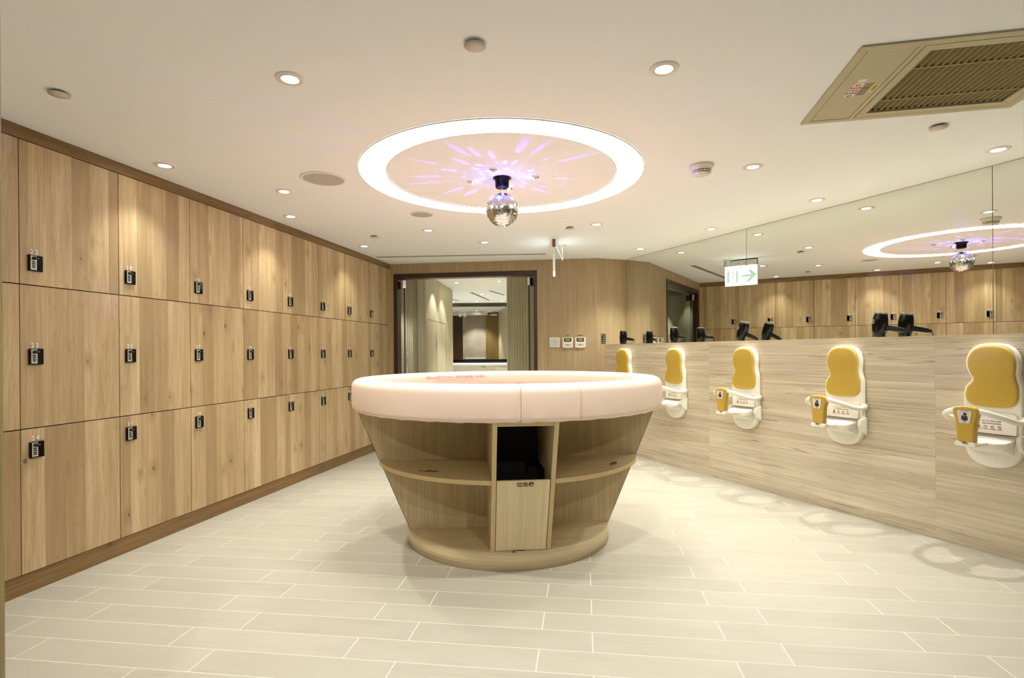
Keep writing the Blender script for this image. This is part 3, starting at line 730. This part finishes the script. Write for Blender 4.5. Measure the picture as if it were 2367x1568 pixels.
def shelf(side):
    xb = math.sqrt(rs**2-BPY**2); xe = X0C-CH-0.001 if side < 0 else X0C+CH+0.001
    a0 = math.atan2(BPY, -xb if side < 0 else xb); a1 = math.atan2(-math.sqrt(rs**2-xe**2), xe)
    if side < 0: a0 = a0 % (2*PI); a1 = a1 % (2*PI)
    arc = [(rs*math.cos(a0+(a1-a0)*k/20), rs*math.sin(a0+(a1-a0)*k/20)) for k in range(21)]
    s_ = ob('shelf', MB().prism(arc+[(xe, BPY-0.001)], zs-0.024, zs), tub_flat, tb)
    strip = arc + [(p[0]*(rs+0.003)/rs, p[1]*(rs+0.003)/rs) for p in reversed(arc)]
    m = MB(); n = len(arc)
    for k in range(n-1):
        o_ = lambda p: (p[0]*(rs+0.003)/rs, p[1]*(rs+0.003)/rs)
        a, b, c, d = arc[k], arc[k+1], o_(arc[k+1]), o_(arc[k])
        m.hexa([(*a, zs-0.024), (*b, zs-0.024), (*c, zs-0.024), (*d, zs-0.024), (*a, zs), (*b, zs), (*c, zs), (*d, zs)])
    ob('edge_band', m, tub_edge, s_)
    return s_
sL, sR = shelf(-1), shelf(1)
def divider(xa, xb):
    yf = lambda z, x: -math.sqrt((Rz(z)-0.002)**2-x*x)
    x = max(abs(xa), abs(xb)); m = MB()
    m.hexa([(xa, yf(0.11, x), 0.11), (xb, yf(0.11, x), 0.11), (xb, BPY-0.001, 0.11), (xa, BPY-0.001, 0.11), (xa, yf(0.866, x), 0.866), (xb, yf(0.866, x), 0.866), (xb, BPY-0.001, 0.866), (xa, BPY-0.001, 0.866)])
    d = ob('divider', m, tub, tb)
    e = MB(); y0, y1 = yf(0.11, x), yf(0.866, x)
    e.hexa([(xa, y0-0.003, 0.1105), (xb, y0-0.003, 0.1105), (xb, y0, 0.1105), (xa, y0, 0.1105), (xa, y1-0.003, 0.866), (xb, y1-0.003, 0.866), (xb, y1, 0.866), (xa, y1, 0.866)])
    ob('edge_band', e, tub_edge, d)
divider(X0C-CH, X0C-CH+0.024); divider(X0C+CH-0.024, X0C+CH)
bx0, bx1 = X0C-CH+0.027, X0C+CH-0.030
by = lambda z: -0.662-(z-0.113)*(0.18/0.432)
m = MB(); z0, z1 = 0.114, 0.545
m.hexa([(bx0, by(z0), z0), (bx1, by(z0), z0), (bx1, by(z0)+0.02, z0), (bx0, by(z0)+0.02, z0), (bx0, by(z1), z1), (bx1, by(z1), z1), (bx1, by(z1)+0.02, z1), (bx0, by(z1)+0.02, z1)])
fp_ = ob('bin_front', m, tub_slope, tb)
u = Vector((0, -0.18, 0.432)).normalized(); xx = Vector((1, 0, 0)); nn = xx.cross(u)
def slope_frame(x, z):
    return Matrix(((1, u.x, nn.x, x), (0, u.y, nn.y, by(z)), (0, u.z, nn.z, z), (0, 0, 0, 1)))
link('lettering', text_mesh('垃圾桶', 0.0235, brown_ink, 0.98, bold=0.0006), fp_, slope_frame(X0C+0.008, 0.511) @ Matrix.Translation((0, 0, 0.0006)))
m = MB(); yb_ = -0.30
m.box(X0C-CH+0.0245, X0C+CH-0.0245, yb_, yb_+0.01, 0.111, 0.864)
m.box(X0C-CH+0.026, X0C+CH-0.026, -0.60, yb_, 0.30, 0.31)
ob('bin_liner', m, black_m, tb)
sp = MB()
for xq in (X0C-CH+0.0245, X0C+CH-0.0265): sp.box(xq, xq+0.002, -0.60, yb_, 0.111, 0.55)
ob('bin_side', sp, black_m, tb)
m = MB(); m.hexa([(X0C-CH+0.0245, -0.951, 0.846), (X0C+CH-0.0245, -0.951, 0.846), (X0C+CH-0.0245, -0.93, 0.846), (X0C-CH+0.0245, -0.93, 0.846), (X0C-CH+0.0245, -0.960, 0.866), (X0C+CH-0.0245, -0.960, 0.866), (X0C+CH-0.0245, -0.93, 0.866), (X0C-CH+0.0245, -0.93, 0.866)])
ob('lintel', m, tub_edge, tb)
# little printed marks on the shelves and plinth
def mark(par, x, y, z, rot, word):
    M = T(x, y, z+0.0003, rot)
    mk = MB(); mk.prism([(-0.028, -0.008), (0.030, -0.008), (0.036, 0.006), (0.016, 0.016), (0.006, 0.011), (-0.006, 0.017), (-0.030, 0.006)], 0, 0.0005)
    mk.tube([(0.030, 0.002, 0.0003), (0.044, 0.006, 0.0003), (0.046, 0.014, 0.0003), (0.034, 0.018, 0.0003), (0.022, 0.015, 0.0003)], 0.0014, 5)
    o = ob('printed_icon', mk, brown_ink, par, M)
    link('printed_words', text_mesh(word, 0.013, brown_ink, 1.0), o, T(-0.03, -0.028, 0))
mark(sL, -0.485, -0.560, zs, math.radians(-38), '個人物品')
mark(sR, 0.600, -0.480, zs, math.radians(38), '個人物品')
mark(tb, 0.005, -0.655, 0.110, 0, '鞋')
# padded rim: two upholstered lengths, the short one at the front
def pad(name, a0, a1, n):
    prof = []
    ro, ri, zb, zt = 1.016, 0.872, 0.868, 1.060
    def corner(cx, cz, r, t0, t1, k=6): return [(cx+r*math.cos(t0+(t1-t0)*i/k), cz+r*math.sin(t0+(t1-t0)*i/k)) for i in range(k+1)]
    prof += corner(ro-0.030, zb+0.030, 0.030, -PI/2, 0); prof += [(ro+0.003, (zb+zt)/2-0.02), (ro+0.002, (zb+zt)/2+0.03)]
    prof += corner(ro-0.045, zt-0.045, 0.045, 0, PI/2); prof += corner(ri+0.040, zt-0.040, 0.040, PI/2, PI); prof += [(ri, zb)]
    m = MB(); q = len(prof); vs = []; fs = []
    for k in range(n+1):
        t = k/n; a = a0+(a1-a0)*t; d = min(t, 1-t)*abs(a1-a0)
        sh = 0.006*math.exp(-d/0.006); cz = (zb+zt)/2; cr = (ro+ri)/2
        wv = 0.0016*math.sin(a*37)+0.001*math.sin(a*71+1)
        for r, z in prof:
            r2 = cr+(r-cr)*(1-sh*6); z2 = cz+(z-cz)*(1-sh*3)
            if z < zb+0.03: z2 += wv; r2 += wv*0.5
            if z > zt-0.05 and r < ri+0.05: r2 += 0.004*math.sin(a*23+0.6)*(1 if r < ri+0.03 else 0.3)
            vs.append((r2*math.cos(a), r2*math.sin(a), z2))
    for k in range(n):
        for i in range(q):
            j = (i+1) % q; fs.append((k*q+i, (k+1)*q+i, (k+1)*q+j, k*q+j))
    fs.append(tuple(range(q))); fs.append(tuple(n*q+i for i in range(q))[::-1])
    m.add(vs, fs, True)
    return ob(name, m, pink, tb)
sa, sb = math.radians(-90.7), math.radians(-72.9)
import bisect
def dense(a0, a1): return a0, a1
pd = pad('rim_pad', sb+0.0008, sa+2*PI-0.0008, 300)
pad('rim_pad', sa+0.0008, sb-0.0008, 60)
ob('mattress', MB().lathe([(0.0001, 0.955), (0.78, 0.955), (0.85, 0.945), (0.872, 0.925), (0.872, 0.881), (0.0001, 0.881)], 72), pink_in, tb)
# words printed on the inside of the rim, bent to its curve
def curved_text(s_, h, zc, ang, par):
    me = text_mesh(s_, h, pink_ink, 1.0, 'CENTER', 0.0003).copy()
    r = 0.866
    for v in me.vertices:
        a = ang - v.co.x/r; d = r - v.co.z
        v.co = (d*math.cos(a), d*math.sin(a), zc+v.co.y)
    link('lettering', me, par)
curved_text('請將baby置於下方平台，讓家長邊顧邊一起清潔。', 0.0185, 1.012, math.radians(114.5), pd)
curved_text('The changing table is for babies only. Please let your kids wait for their turn.', 0.0085, 0.993, math.radians(114.5), pd)

# ================================================================ wall-mounted baby seats
def mirror_outline(pts):                    # right half bottom to top -> closed outline
    return pts + [(-x, y) for x, y in reversed(pts) if abs(x) > 1e-6]
RIGHT = [(0, 0), (0.05, 0.006), (0.095, 0.028), (0.127, 0.072), (0.139, 0.13), (0.140, 0.20), (0.140, 0.30), (0.140, 0.40), (0.140, 0.455), (0.138, 0.488), (0.129, 0.515), (0.124, 0.540), (0.124, 0.565), (0.127, 0.60), (0.127, 0.63), (0.119, 0.666), (0.098, 0.702), (0.062, 0.725), (0.025, 0.7315)]
LEFT = [(-0.025, 0.7315), (-0.062, 0.725), (-0.098, 0.702), (-0.120, 0.665), (-0.129, 0.625), (-0.127, 0.592), (-0.117, 0.560), (-0.104, 0.535), (-0.099, 0.520), (-0.104, 0.507), (-0.120, 0.490), (-0.134, 0.468), (-0.140, 0.435), (-0.140, 0.38), (-0.140, 0.30), (-0.140, 0.20), (-0.139, 0.13), (-0.127, 0.072), (-0.095, 0.028), (-0.05, 0.006)]
plate_out = [p[:2] for p in spline([(x, y, 0) for x, y in RIGHT+LEFT], 3, True)]
PR = [(0, 0.358), (0.05, 0.359), (0.090, 0.365), (0.114, 0.382), (0.126, 0.410), (0.128, 0.445), (0.127, 0.480), (0.119, 0.512), (0.113, 0.540), (0.112, 0.565), (0.115, 0.598), (0.114, 0.628), (0.106, 0.661), (0.087, 0.693), (0.054, 0.714), (0.02, 0.7195)]
PL = [(-0.02, 0.7195), (-0.054, 0.714), (-0.087, 0.693), (-0.107, 0.660), (-0.116, 0.626), (-0.114, 0.594), (-0.105, 0.563), (-0.092, 0.537), (-0.087, 0.521), (-0.092, 0.505), (-0.107, 0.486), (-0.120, 0.464), (-0.126, 0.435), (-0.126, 0.408), (-0.114, 0.382), (-0.090, 0.365), (-0.05, 0.359)]
pad_out = [p[:2] for p in spline([(x, y, 0) for x, y in PR+PL], 3, True)]
back_me = MB().prism(plate_out, 0.0, 0.048).mesh('back_plate', cream, 0.010, 3)
pm = MB()
def inset(o, d):
    n = len(o); r = []
    for i in range(n):
        a, b = Vector(o[i-1]), Vector(o[(i+1) % n]); t = (b-a).normalized(); r.append((o[i][0]-t.y*d, o[i][1]+t.x*d))
    return r
rings_ = [(0.0, 0.0485), (0.0, 0.056), (0.0025, 0.061), (0.007, 0.0645), (0.014, 0.0665)]
vs = []; n = len(pad_out)
for d, z in rings_: vs += [(x, y, z) for x, y in inset(pad_out, d)]
fs = []
for k in range(len(rings_)-1):
    for i in range(n): j = (i+1) % n; fs.append((k*n+i, k*n+j, (k+1)*n+j, (k+1)*n+i))
fs.append(tuple((len(rings_)-1)*n+i for i in range(n)))
pm.add(vs, fs, True); backpad_me = pm.mesh('back_pad', yellow)
panel_me = MB().prism([(-0.120, 0.200), (0.120, 0.200), (0.124, 0.315), (0.10, 0.328), (-0.10, 0.328), (-0.124, 0.315)], 0.0485, 0.060).mesh('label_panel', cream, 0.004)
st_ = MB()
st_out = [(-0.112, 0.05), (0.112, 0.05), (0.116, 0.10), (0.106, 0.14), (0.07, 0.162), (-0.07, 0.162), (-0.106, 0.14), (-0.116, 0.10)]
def seat_z(p, z): x, d = p; return (x, 0.196 - d*0.22 + z, d)
st_.prism(st_out, -0.036, 0.0, False, seat_z); seat_me = st_.mesh('seat', cream, 0.007, 3)
under_me = MB().hexa([(-0.105, 0.085, 0.0485), (0.105, 0.085, 0.0485), (0.08, 0.128, 0.13), (-0.08, 0.128, 0.12), (-0.105, 0.155, 0.0485), (0.105, 0.155, 0.0485), (0.08, 0.135, 0.15), (-0.08, 0.135, 0.15)]).mesh('seat_support', cream, 0.006)
br_me = MB().prism([(0.0, 0.085), (0.055, 0.115), (0.085, 0.16), (0.075, 0.20), (0.0, 0.215)], -0.012, 0.012, False, lambda p, z: (z, p[1], p[0])).mesh('side_bracket', cream, 0.005)
_bh = [(0.150, 0.293, 0.030), (0.164, 0.284, 0.095), (0.163, 0.292, 0.175), (0.132, 0.320, 0.255), (0.070, 0.346, 0.300)]
bar_pts = spline(_bh + [(0.0, 0.356, 0.312)] + [(-x, y, z) for x, y, z in reversed(_bh)], 6)
bar_me = MB().tube(bar_pts, 0.0165, 12).mesh('guard_bar', cream)
hinge_me = MB().cyl((0, 0, 0), 0.022, -0.012, 0.012, 20, 'x').mesh('hinge', cream, 0.003)
po = [(-0.040, 0.172), (0.040, 0.172), (0.044, 0.23), (0.048, 0.285), (0.060, 0.330), (0.064, 0.358), (0.050, 0.372), (0.0, 0.376), (-0.050, 0.372), (-0.064, 0.358), (-0.060, 0.330), (-0.048, 0.285), (-0.044, 0.23)]
post_me = MB().prism(po, 0.286, 0.334, False, lambda p, z: (p[0], p[1], z - 0.10*abs(p[0])**1.0*0.5 + (0.0 if p[1] > 0.2 else -0.004))).mesh('crotch_post', yellow_p, 0.010, 3)
foot_me = MB().prism([(-0.050, 0.148), (0.050, 0.148), (0.052, 0.166), (0.040, 0.176), (0.016, 0.172), (0.013, 0.160), (-0.013, 0.160), (-0.016, 0.172), (-0.040, 0.176), (-0.052, 0.166)], 0.276, 0.332).mesh('post_foot', cream, 0.004)
link_me = MB().hexa([(-0.030, 0.138, 0.14), (0.030, 0.138, 0.14), (0.030, 0.150, 0.285), (-0.030, 0.150, 0.285), (-0.030, 0.160, 0.14), (0.030, 0.160, 0.14), (0.030, 0.166, 0.285), (-0.030, 0.166, 0.285)]).mesh('foot_link', cream, 0.005)
stk_me = MB().prism([(-0.033, 0.352), (0.033, 0.352), (0.035, 0.335), (0.027, 0.288), (0.022, 0.279), (-0.022, 0.279), (-0.027, 0.288), (-0.035, 0.335)], 0.3342, 0.3350).mesh('logo_sticker', sticker)
lg = MB()
for cx_, cy_, r_ in ((0.003, 0.331, 0.0088), (0.006, 0.312, 0.0105), (-0.009, 0.318, 0.0062), (-0.006, 0.306, 0.0095), (0.002, 0.302, 0.0098), (0.010, 0.304, 0.0075)):
    lg.prism(circle(r_, 14, cx_, cy_), 0.3350+0.00001*r_*1000, 0.3355+0.00002*r_*1000)
logo_me = lg.mesh('logo_emblem', brown_ink)
screw_me = MB().lathe([(0.0001, 0.0505), (0.005, 0.0505), (0.007, 0.0495), (0.0095, 0.0482)], 16).mesh('screw_cap', cream)
seam_me = MB().box(-0.120, 0.120, 0.196, 0.1985, 0.0485, 0.0612).mesh('seat_gap', grey_ink)
icons = []
def disc_ring(m, r): return MB().lathe([(r*0.72, 0.0602), (r*0.72, 0.0608), (r, 0.0608), (r, 0.0602)], 18).mesh('warning_icon', m)
ic_blk = MB().prism(circle(0.0085, 16), 0.0602, 0.0607).mesh('warning_icon', grey_ink); ic_red = disc_ring(red_ink, 0.0085)
ic_bar = MB().box(-0.006, 0.006, -0.001, 0.001, 0.0602, 0.0607).mesh('icon_slash', red_ink)
ic_tri = MB().prism([(-0.008, 0), (0.008, 0), (0, 0.013)], 0.0602, 0.0607).mesh('warning_triangle', yel_st)
names5 = ['baby seat farthest along the cladding, only its yellow top shows over the table', 'baby seat second from the far end, arm hidden behind the pink table rim', 'middle one of the five wall-mounted baby seats', 'baby seat second from the right edge of the photo', 'largest baby seat, nearest the camera at the right edge']
for k, x in enumerate((0.43, 1.325, 2.235, 3.144, 4.045)):
    S = thing('baby_seat', names5[k], 'baby seat', CW @ Matrix.Translation((x, 0.520, 0.0005)), 'yellow and cream baby seats on the cladding')
    bk = link('back_plate', back_me, S); link('back_pad', backpad_me, S); lp = link('label_panel', panel_me, S)
    link('seat', seat_me, S); link('seat_support', under_me, S); link('guard_bar', bar_me, S); link('seat_gap', seam_me, S)
    for s_ in (-1, 1):
        link('side_bracket', br_me, S, Matrix.Translation((s_*0.137, 0, 0.0)))
        link('hinge', hinge_me, S, Matrix.Translation((s_*0.150, 0.292, 0.036)))
        link('screw_cap', screw_me, bk, Matrix.Translation((s_*0.088, 0.088, 0)))
    cp_ = link('crotch_post', post_me, S); link('logo_sticker', stk_me, cp_); link('logo_emblem', logo_me, cp_); link('post_foot', foot_me, S); link('foot_link', link_me, S)
    link('printed_words', text_mesh('hcc', 0.0085, grey_ink), cp_, Matrix.Translation((0, 0.283, 0.3352)))
    link('printed_words', text_mesh('WARNING NOTICE', 0.0035, grey_ink), cp_, Matrix.Translation((0, 0.3455, 0.3352)))
    link('printed_words', text_mesh('hcc', 0.0085, grey_ink), lp, Matrix.Translation((-0.058, 0.272, 0.0604)))
    link('printed_words', text_mesh('BABY SEAT 嬰兒安全座椅', 0.0062, grey_ink), lp, Matrix.Translation((0.003, 0.272, 0.0604)))
    link('printed_words', text_mesh('適用約6個月至2歲半嬰兒', 0.0062, grey_ink), lp, Matrix.Translation((0.004, 0.258, 0.0604)))
    link('warning_triangle', ic_tri, lp, Matrix.Translation((-0.058, 0.254, 0)))
    for q in range(4):
        xq = -0.060+q*0.034
        link('warning_icon', ic_blk if q == 0 else ic_red, lp, Matrix.Translation((xq, 0.241, 0)))
        if q: link('icon_slash', ic_bar, lp, Matrix.Translation((xq, 0.241, 0)) @ Matrix.Rotation(-0.8, 4, 'Z'))
        link('printed_words', text_mesh(('固定安全帶', '禁止站立', '禁止攀爬踩踏', '禁止坐臥')[q], 0.0042, grey_ink), lp, Matrix.Translation((xq, 0.2255, 0.0604)))

# ================================================================ hair dryers on the ledge
dr_body = MB().lathe([(0.0001, 0.0), (0.037, 0.0), (0.041, 0.012), (0.047, 0.045), (0.0505, 0.085), (0.049, 0.125), (0.043, 0.160), (0.0405, 0.172)], 32).mesh('body', black)
dr_ring = MB().lathe([(0.0408, 0.168), (0.0425, 0.170), (0.0425, 0.180), (0.038, 0.182), (0.034, 0.178), (0.034, 0.165)], 32).mesh('rear_ring', rubber)
dr_in = MB().lathe([(0.0001, 0.166), (0.035, 0.170)], 24).mesh('intake_mesh', black_m)
dr_handle = MB().tube([(0.03, 0, 0.072), (0.06, 0, 0.070), (0.10, 0, 0.066), (0.155, 0, 0.060), (0.180, 0, 0.055)], [0.022, 0.0205, 0.0195, 0.0165, 0.010], 14).mesh('handle', black)
dr_hang = MB().tube([(0.162, 0, 0.057), (0.175, 0.004, 0.060), (0.182, 0.006, 0.052), (0.172, 0.004, 0.046), (0.162, 0, 0.052)], 0.0022, 6).mesh('hanging_loop', black)
dr_cord = MB().tube(spline([(0.165, 0, 0.054), (0.185, -0.004, 0.042), (0.180, -0.015, 0.02), (0.14, -0.035, 0.004), (0.09, -0.055, 0.004), (0.03, -0.07, 0.004)], 5), 0.0032, 7).mesh('cord', black)
dr_em = MB().tube([(0.011*math.cos(t), -0.0495, 0.112+0.014*math.sin(t)) for t in [2*PI*i/14 for i in range(14)]], 0.0016, 5, closed=True).mesh('emblem', silver)
dr_noz = MB().lathe([(0.040, 0.0), (0.0415, 0.003), (0.0415, 0.010), (0.040, 0.013)], 28).mesh('nozzle_ring', black_m)
hd = math.atan2(-0.9066, 0.4220)
for lab, x, y, rz, tilt, s_ in (('black hair dryer nearest the camera on the ledge, handle level', 2.696, 3.980, hd, 0.10, 1.0),
                                ('black hair dryer leaning back above the middle baby seat', 2.156, 5.113, hd+0.10, 0.30, 0.98),
                                ('upright black hair dryer above the second baby seat from the far end', 1.766, 5.894, hd-0.05, 0.0, 0.94),
                                ('black hair dryer farthest along the ledge by the mirror corner', 1.377, 6.704, hd+0.25, 0.02, 0.92)):
    M = T(x, y, LZ, rz) @ Matrix.Translation((0, 0, 0.037*math.sin(tilt))) @ Matrix.Rotation(tilt, 4, 'Y') @ Matrix.Scale(s_, 4)
    h_ = thing('hair_dryer', lab, 'hair dryer', M, 'black hair dryers on the ledge')
    b_ = link('body', dr_body, h_); link('rear_ring', dr_ring, h_); link('intake_mesh', dr_in, h_); hn = link('handle', dr_handle, h_); link('hanging_loop', dr_hang, hn)
    if tilt < 0.2: link('cord', dr_cord, h_)
    link('emblem', dr_em, b_, Matrix.Rotation(-0.5, 4, 'Z')); link('nozzle_ring', dr_noz, b_)

# ================================================================ corridor and far room beyond the glass doors
def ribs(w_, h_, pitch=0.030, depth=0.007, y0=0.0):
    m = MB(); n = int(w_/pitch); prof = []
    for k in range(n):
        x = k*pitch
        prof += [(x, 0.0), (x+pitch*0.16, depth), (x+pitch*0.80, depth), (x+pitch*0.96, 0.0)]
    prof.append((w_, 0.0))
    vs = [(x, y0, z) for x, z in prof] + [(x, h_, z) for x, z in prof]; q = len(prof)
    fs = [(i, i+1, q+i+1, q+i) for i in range(q-1)]
    m.add(vs, fs)
    return m
cl = (-1.272, 8.0, -1.12, 10.26)
CLF = frame(cl[0], cl[1], cl[2]-cl[0], cl[3]-cl[1]); cln = math.hypot(cl[2]-cl[0], cl[3]-cl[1])
wcc = struct(ob('wall_corridor_corner', MB().box(0, 1.915, 0, CEIL, -0.1, -0.0005), flute, None, frame(-3.2, 8.06, 1, 0)))
ob('fluted_panel', ribs(1.915, CEIL), flute, wcc)
wcl = struct(ob('wall_corridor_left', MB().box(0, cln, 0, CEIL, -0.12, -0.0005), flute, None, CLF))
ob('fluted_panel', ribs(cln, CEIL), flute, wcl)
for a in ((0.06, 0.064, 0.0, 1.72), (1.56, 1.564, 0, 1.72), (0.06, 1.564, 1.72, 1.724), (0.72, 0.723, 0, 1.72)): ob('door_seam', MB().box(a[0], a[1], a[2], a[3], 0.0, 0.0085), dark_gap, wcl)
ob('flush_pull', MB().box(0.74, 0.755, 1.30, 1.40, 0.007, 0.0095), rubber, wcl)
cr = (-0.079, 8.60, 0.95, 8.30)
CRF = frame(cr[0], cr[1], cr[2]-cr[0], cr[3]-cr[1]); crn = math.hypot(cr[2]-cr[0], cr[3]-cr[1])
wcr = struct(ob('wall_corridor_right', MB().box(0, crn, 0, CEIL, -0.9, -0.0005), flute, None, CRF))
ob('fluted_panel', ribs(crn, CEIL, 0.045), flute, wcr)
struct(ob('wall_corridor_side', MB().box(0.95, 1.05, 6.95, 8.6, 0, CEIL), paint_w))
struct(ob('wall_beyond_left', MB().box(-3.2, -3.1, 7.4, 16.3, 0, CEIL), paint_w))
struct(ob('wall_beyond_right', MB().box(1.2, 1.3, 9.0, 16.3, 0, CEIL), paint_w))
# reception counter
ct = thing('reception_counter', 'white reception counter glimpsed through the glass doorway', 'counter', T(-0.75, 11.5, 0))
ob('front', MB().box(-0.85, 0.75, -0.25, 0.25, 0.0, 0.945), paint_w, ct, None, 0.004)
ob('top', MB().box(-0.88, 0.78, -0.28, 0.28, 0.945, 0.985), paint_w, ct, None, 0.004)
ob('side_cabinet', MB().box(0.39, 0.74, -0.30, -0.255, 0.30, 0.905), cover_m, ct)
lettering('baby', 0.035, grey_ink, ct, 0.16, -0.2512, 0.905, name='logo', R=Matrix.Rotation(PI/2, 4, 'X'))
tag(ob('dark_back_counter', MB().box(-2.2, 0.9, 12.4, 12.7, 0.0, 1.055), black, None, None, 0.004), 'dark low cabinet behind the white reception counter', 'cabinet')
hb = struct(ob('trim_4', MB().box(-3.1, 1.2, 13.0, 13.06, 2.315, 2.398), lcd_d))
tag(ob('dark_wall_panel', MB().box(-2.6, -1.452, 15.98, 16.04, 0, 2.30), jambf), 'dark brown panel left of the grey stone slab beyond the doors', 'panel')
tag(ob('stone_slab', MB().box(-1.448, -0.765, 15.95, 16.04, 0.12, 2.285), stone_m, None, None, 0.004), 'grey veined stone slab lit from above, beyond the doorway', 'stone slab')
tag(ob('light_ledge', MB().box(-1.36, -0.775, 15.88, 15.948, 1.03, 1.055), paint_w), 'thin pale ledge across the grey stone slab', 'shelf')
of = frame(-0.76, 15.9, 1, 0); fp3 = ob('fluted_panel', ribs(0.37, CEIL, 0.05), flute_d, None, of); fp3.name = 'ochre_fluted_panel'
tag(fp3, 'ochre fluted panel right of the grey stone slab', 'panel')
wq = frame(-0.39, 15.9, 0.36, -2.7); struct(ob('wall_beyond_oblique', MB().box(0, 2.72, 0, CEIL, -0.1, 0), flute, None, wq))
struct(ob('wall_beyond_far', MB().box(-3.2, 1.3, 16.05, 16.15, 0, CEIL), paint_w))
struct(ob('trim_5', MB().box(-1.9, -0.70, 15.6, 15.94, 2.29, 2.40), cover_m))
for k, (px, py, rr) in enumerate(((1047, 717.5, 8), (1071, 720, 8), (1101, 716.5, 7.2), (1130, 721, 9.5), (1141.5, 728.5, 7.6))):
    x = (px-1183.5)/1252*14; z = EYE+(814-py)/1252*14; r = rr/1252*14
    lab = ('first from left of the hoop pendants, half hidden by the fluted wall', 'hoop pendant with a white bow hanging under it', 'smallest hoop pendant in the middle of the group', 'widest hoop pendant beside the ochre fluted panel', 'lowest hoop pendant at the right of the group')[k]
    hp_ = thing('hoop_pendant', lab, 'pendant', T(x, 14, z), 'white hoop pendants beyond the doorway')
    ob('hoop', MB().tube([(r*math.cos(t), r*math.sin(t), 0) for t in [2*PI*i/24 for i in range(24)]], 0.011, 6, closed=True), plug_w, hp_)
    ob('wire', MB().tube([(0, r, 0.0), (0, r, CEIL-z)], 0.0015, 5), plug_w, hp_)
    if k == 1:
        bw = MB()
        for s_ in (-1, 1):
            bw.prism([(0, 0), (s_*0.05, 0.045), (s_*0.095, 0.02), (s_*0.100, -0.06), (s_*0.06, -0.085), (s_*0.02, -0.05)], -0.012, 0.012, False, lambda p, z: (p[0], z-0.14, p[1]-0.03))
        ob('bow', bw, plug_w, hp_, T(0, 0, -0.045), 0.004)
for lab, x, y, p_ in (('corridor downlight nearest the glass door, washing the fluted wall', -1.00, 8.45, 22), ('corridor downlight farther along the fluted wall', -0.93, 9.15, 22),
                      ('added corridor downlight left of the glass doors, brightening the corner', -2.0, 7.62, 45), ('wide bright corridor downlight beside the right fluted panel', -0.20, 9.0, 80)):  # the one left of the doors is added to brighten the corridor corner
    downlight(lab, x, y, p_, 95, 0.5, None, WARM, 'corridor downlights')
for lab, x, y, p_ in (('small downlight at the left of the reception ceiling', -1.37, 12.7, 110), ('small downlight in the middle of the reception ceiling', -0.81, 12.6, 110), ('small downlight at the right of the reception ceiling', -0.215, 12.5, 110),
                      ('downlight over the grey stone slab', -1.0, 15.45, 70), ('reception downlight above the white counter', -0.6, 11.0, 150)):
    downlight(lab, x, y, p_, 100, 0.6, None, WARM, 'reception downlights')
for lab, x, y, r in (('left round speaker on the corridor ceiling', -0.99, 8.50, 0.09), ('right round speaker on the corridor ceiling', -0.61, 8.45, 0.09)):
    s_ = on_ceiling('ceiling_speaker', lab, 'speaker', x, y, 0, 'corridor ceiling speakers')
    ob('rim', MB().lathe([(r*0.86, -0.0005), (r*0.87, -0.008), (r*0.99, -0.005), (r, -0.0005)], 32), paint_w, s_)
    ob('grille', MB().lathe([(0.0001, -0.008), (r*0.85, -0.006)], 32), grille_m, s_)
for a in ((-0.80, 10.66, -0.51, 12.3), (-0.42, 10.4, -0.16, 11.2), (-1.52, 11.3, -1.22, 12.35)):
    s_ = thing('slot_diffuser', 'air slot in the reception ceiling starting at x %d' % 0, 'air vent', T(a[0], a[1], CEIL, math.atan2(a[3]-a[1], a[2]-a[0])), 'reception ceiling slots')
    s_['label'] = {-0.80: 'long dark air slot in the middle of the reception ceiling', -0.42: 'short dark air slot at the right of the reception ceiling', -1.52: 'dark air slot at the left of the reception ceiling'}[a[0]]
    ln = math.hypot(a[2]-a[0], a[3]-a[1]); ob('slot_frame', MB().box(0, ln, -0.03, 0.03, -0.002, 0), cover_m, s_); ob('slot_opening', MB().box(0.01, ln-0.01, -0.022, 0.022, -0.004, -0.002), rubber, s_)
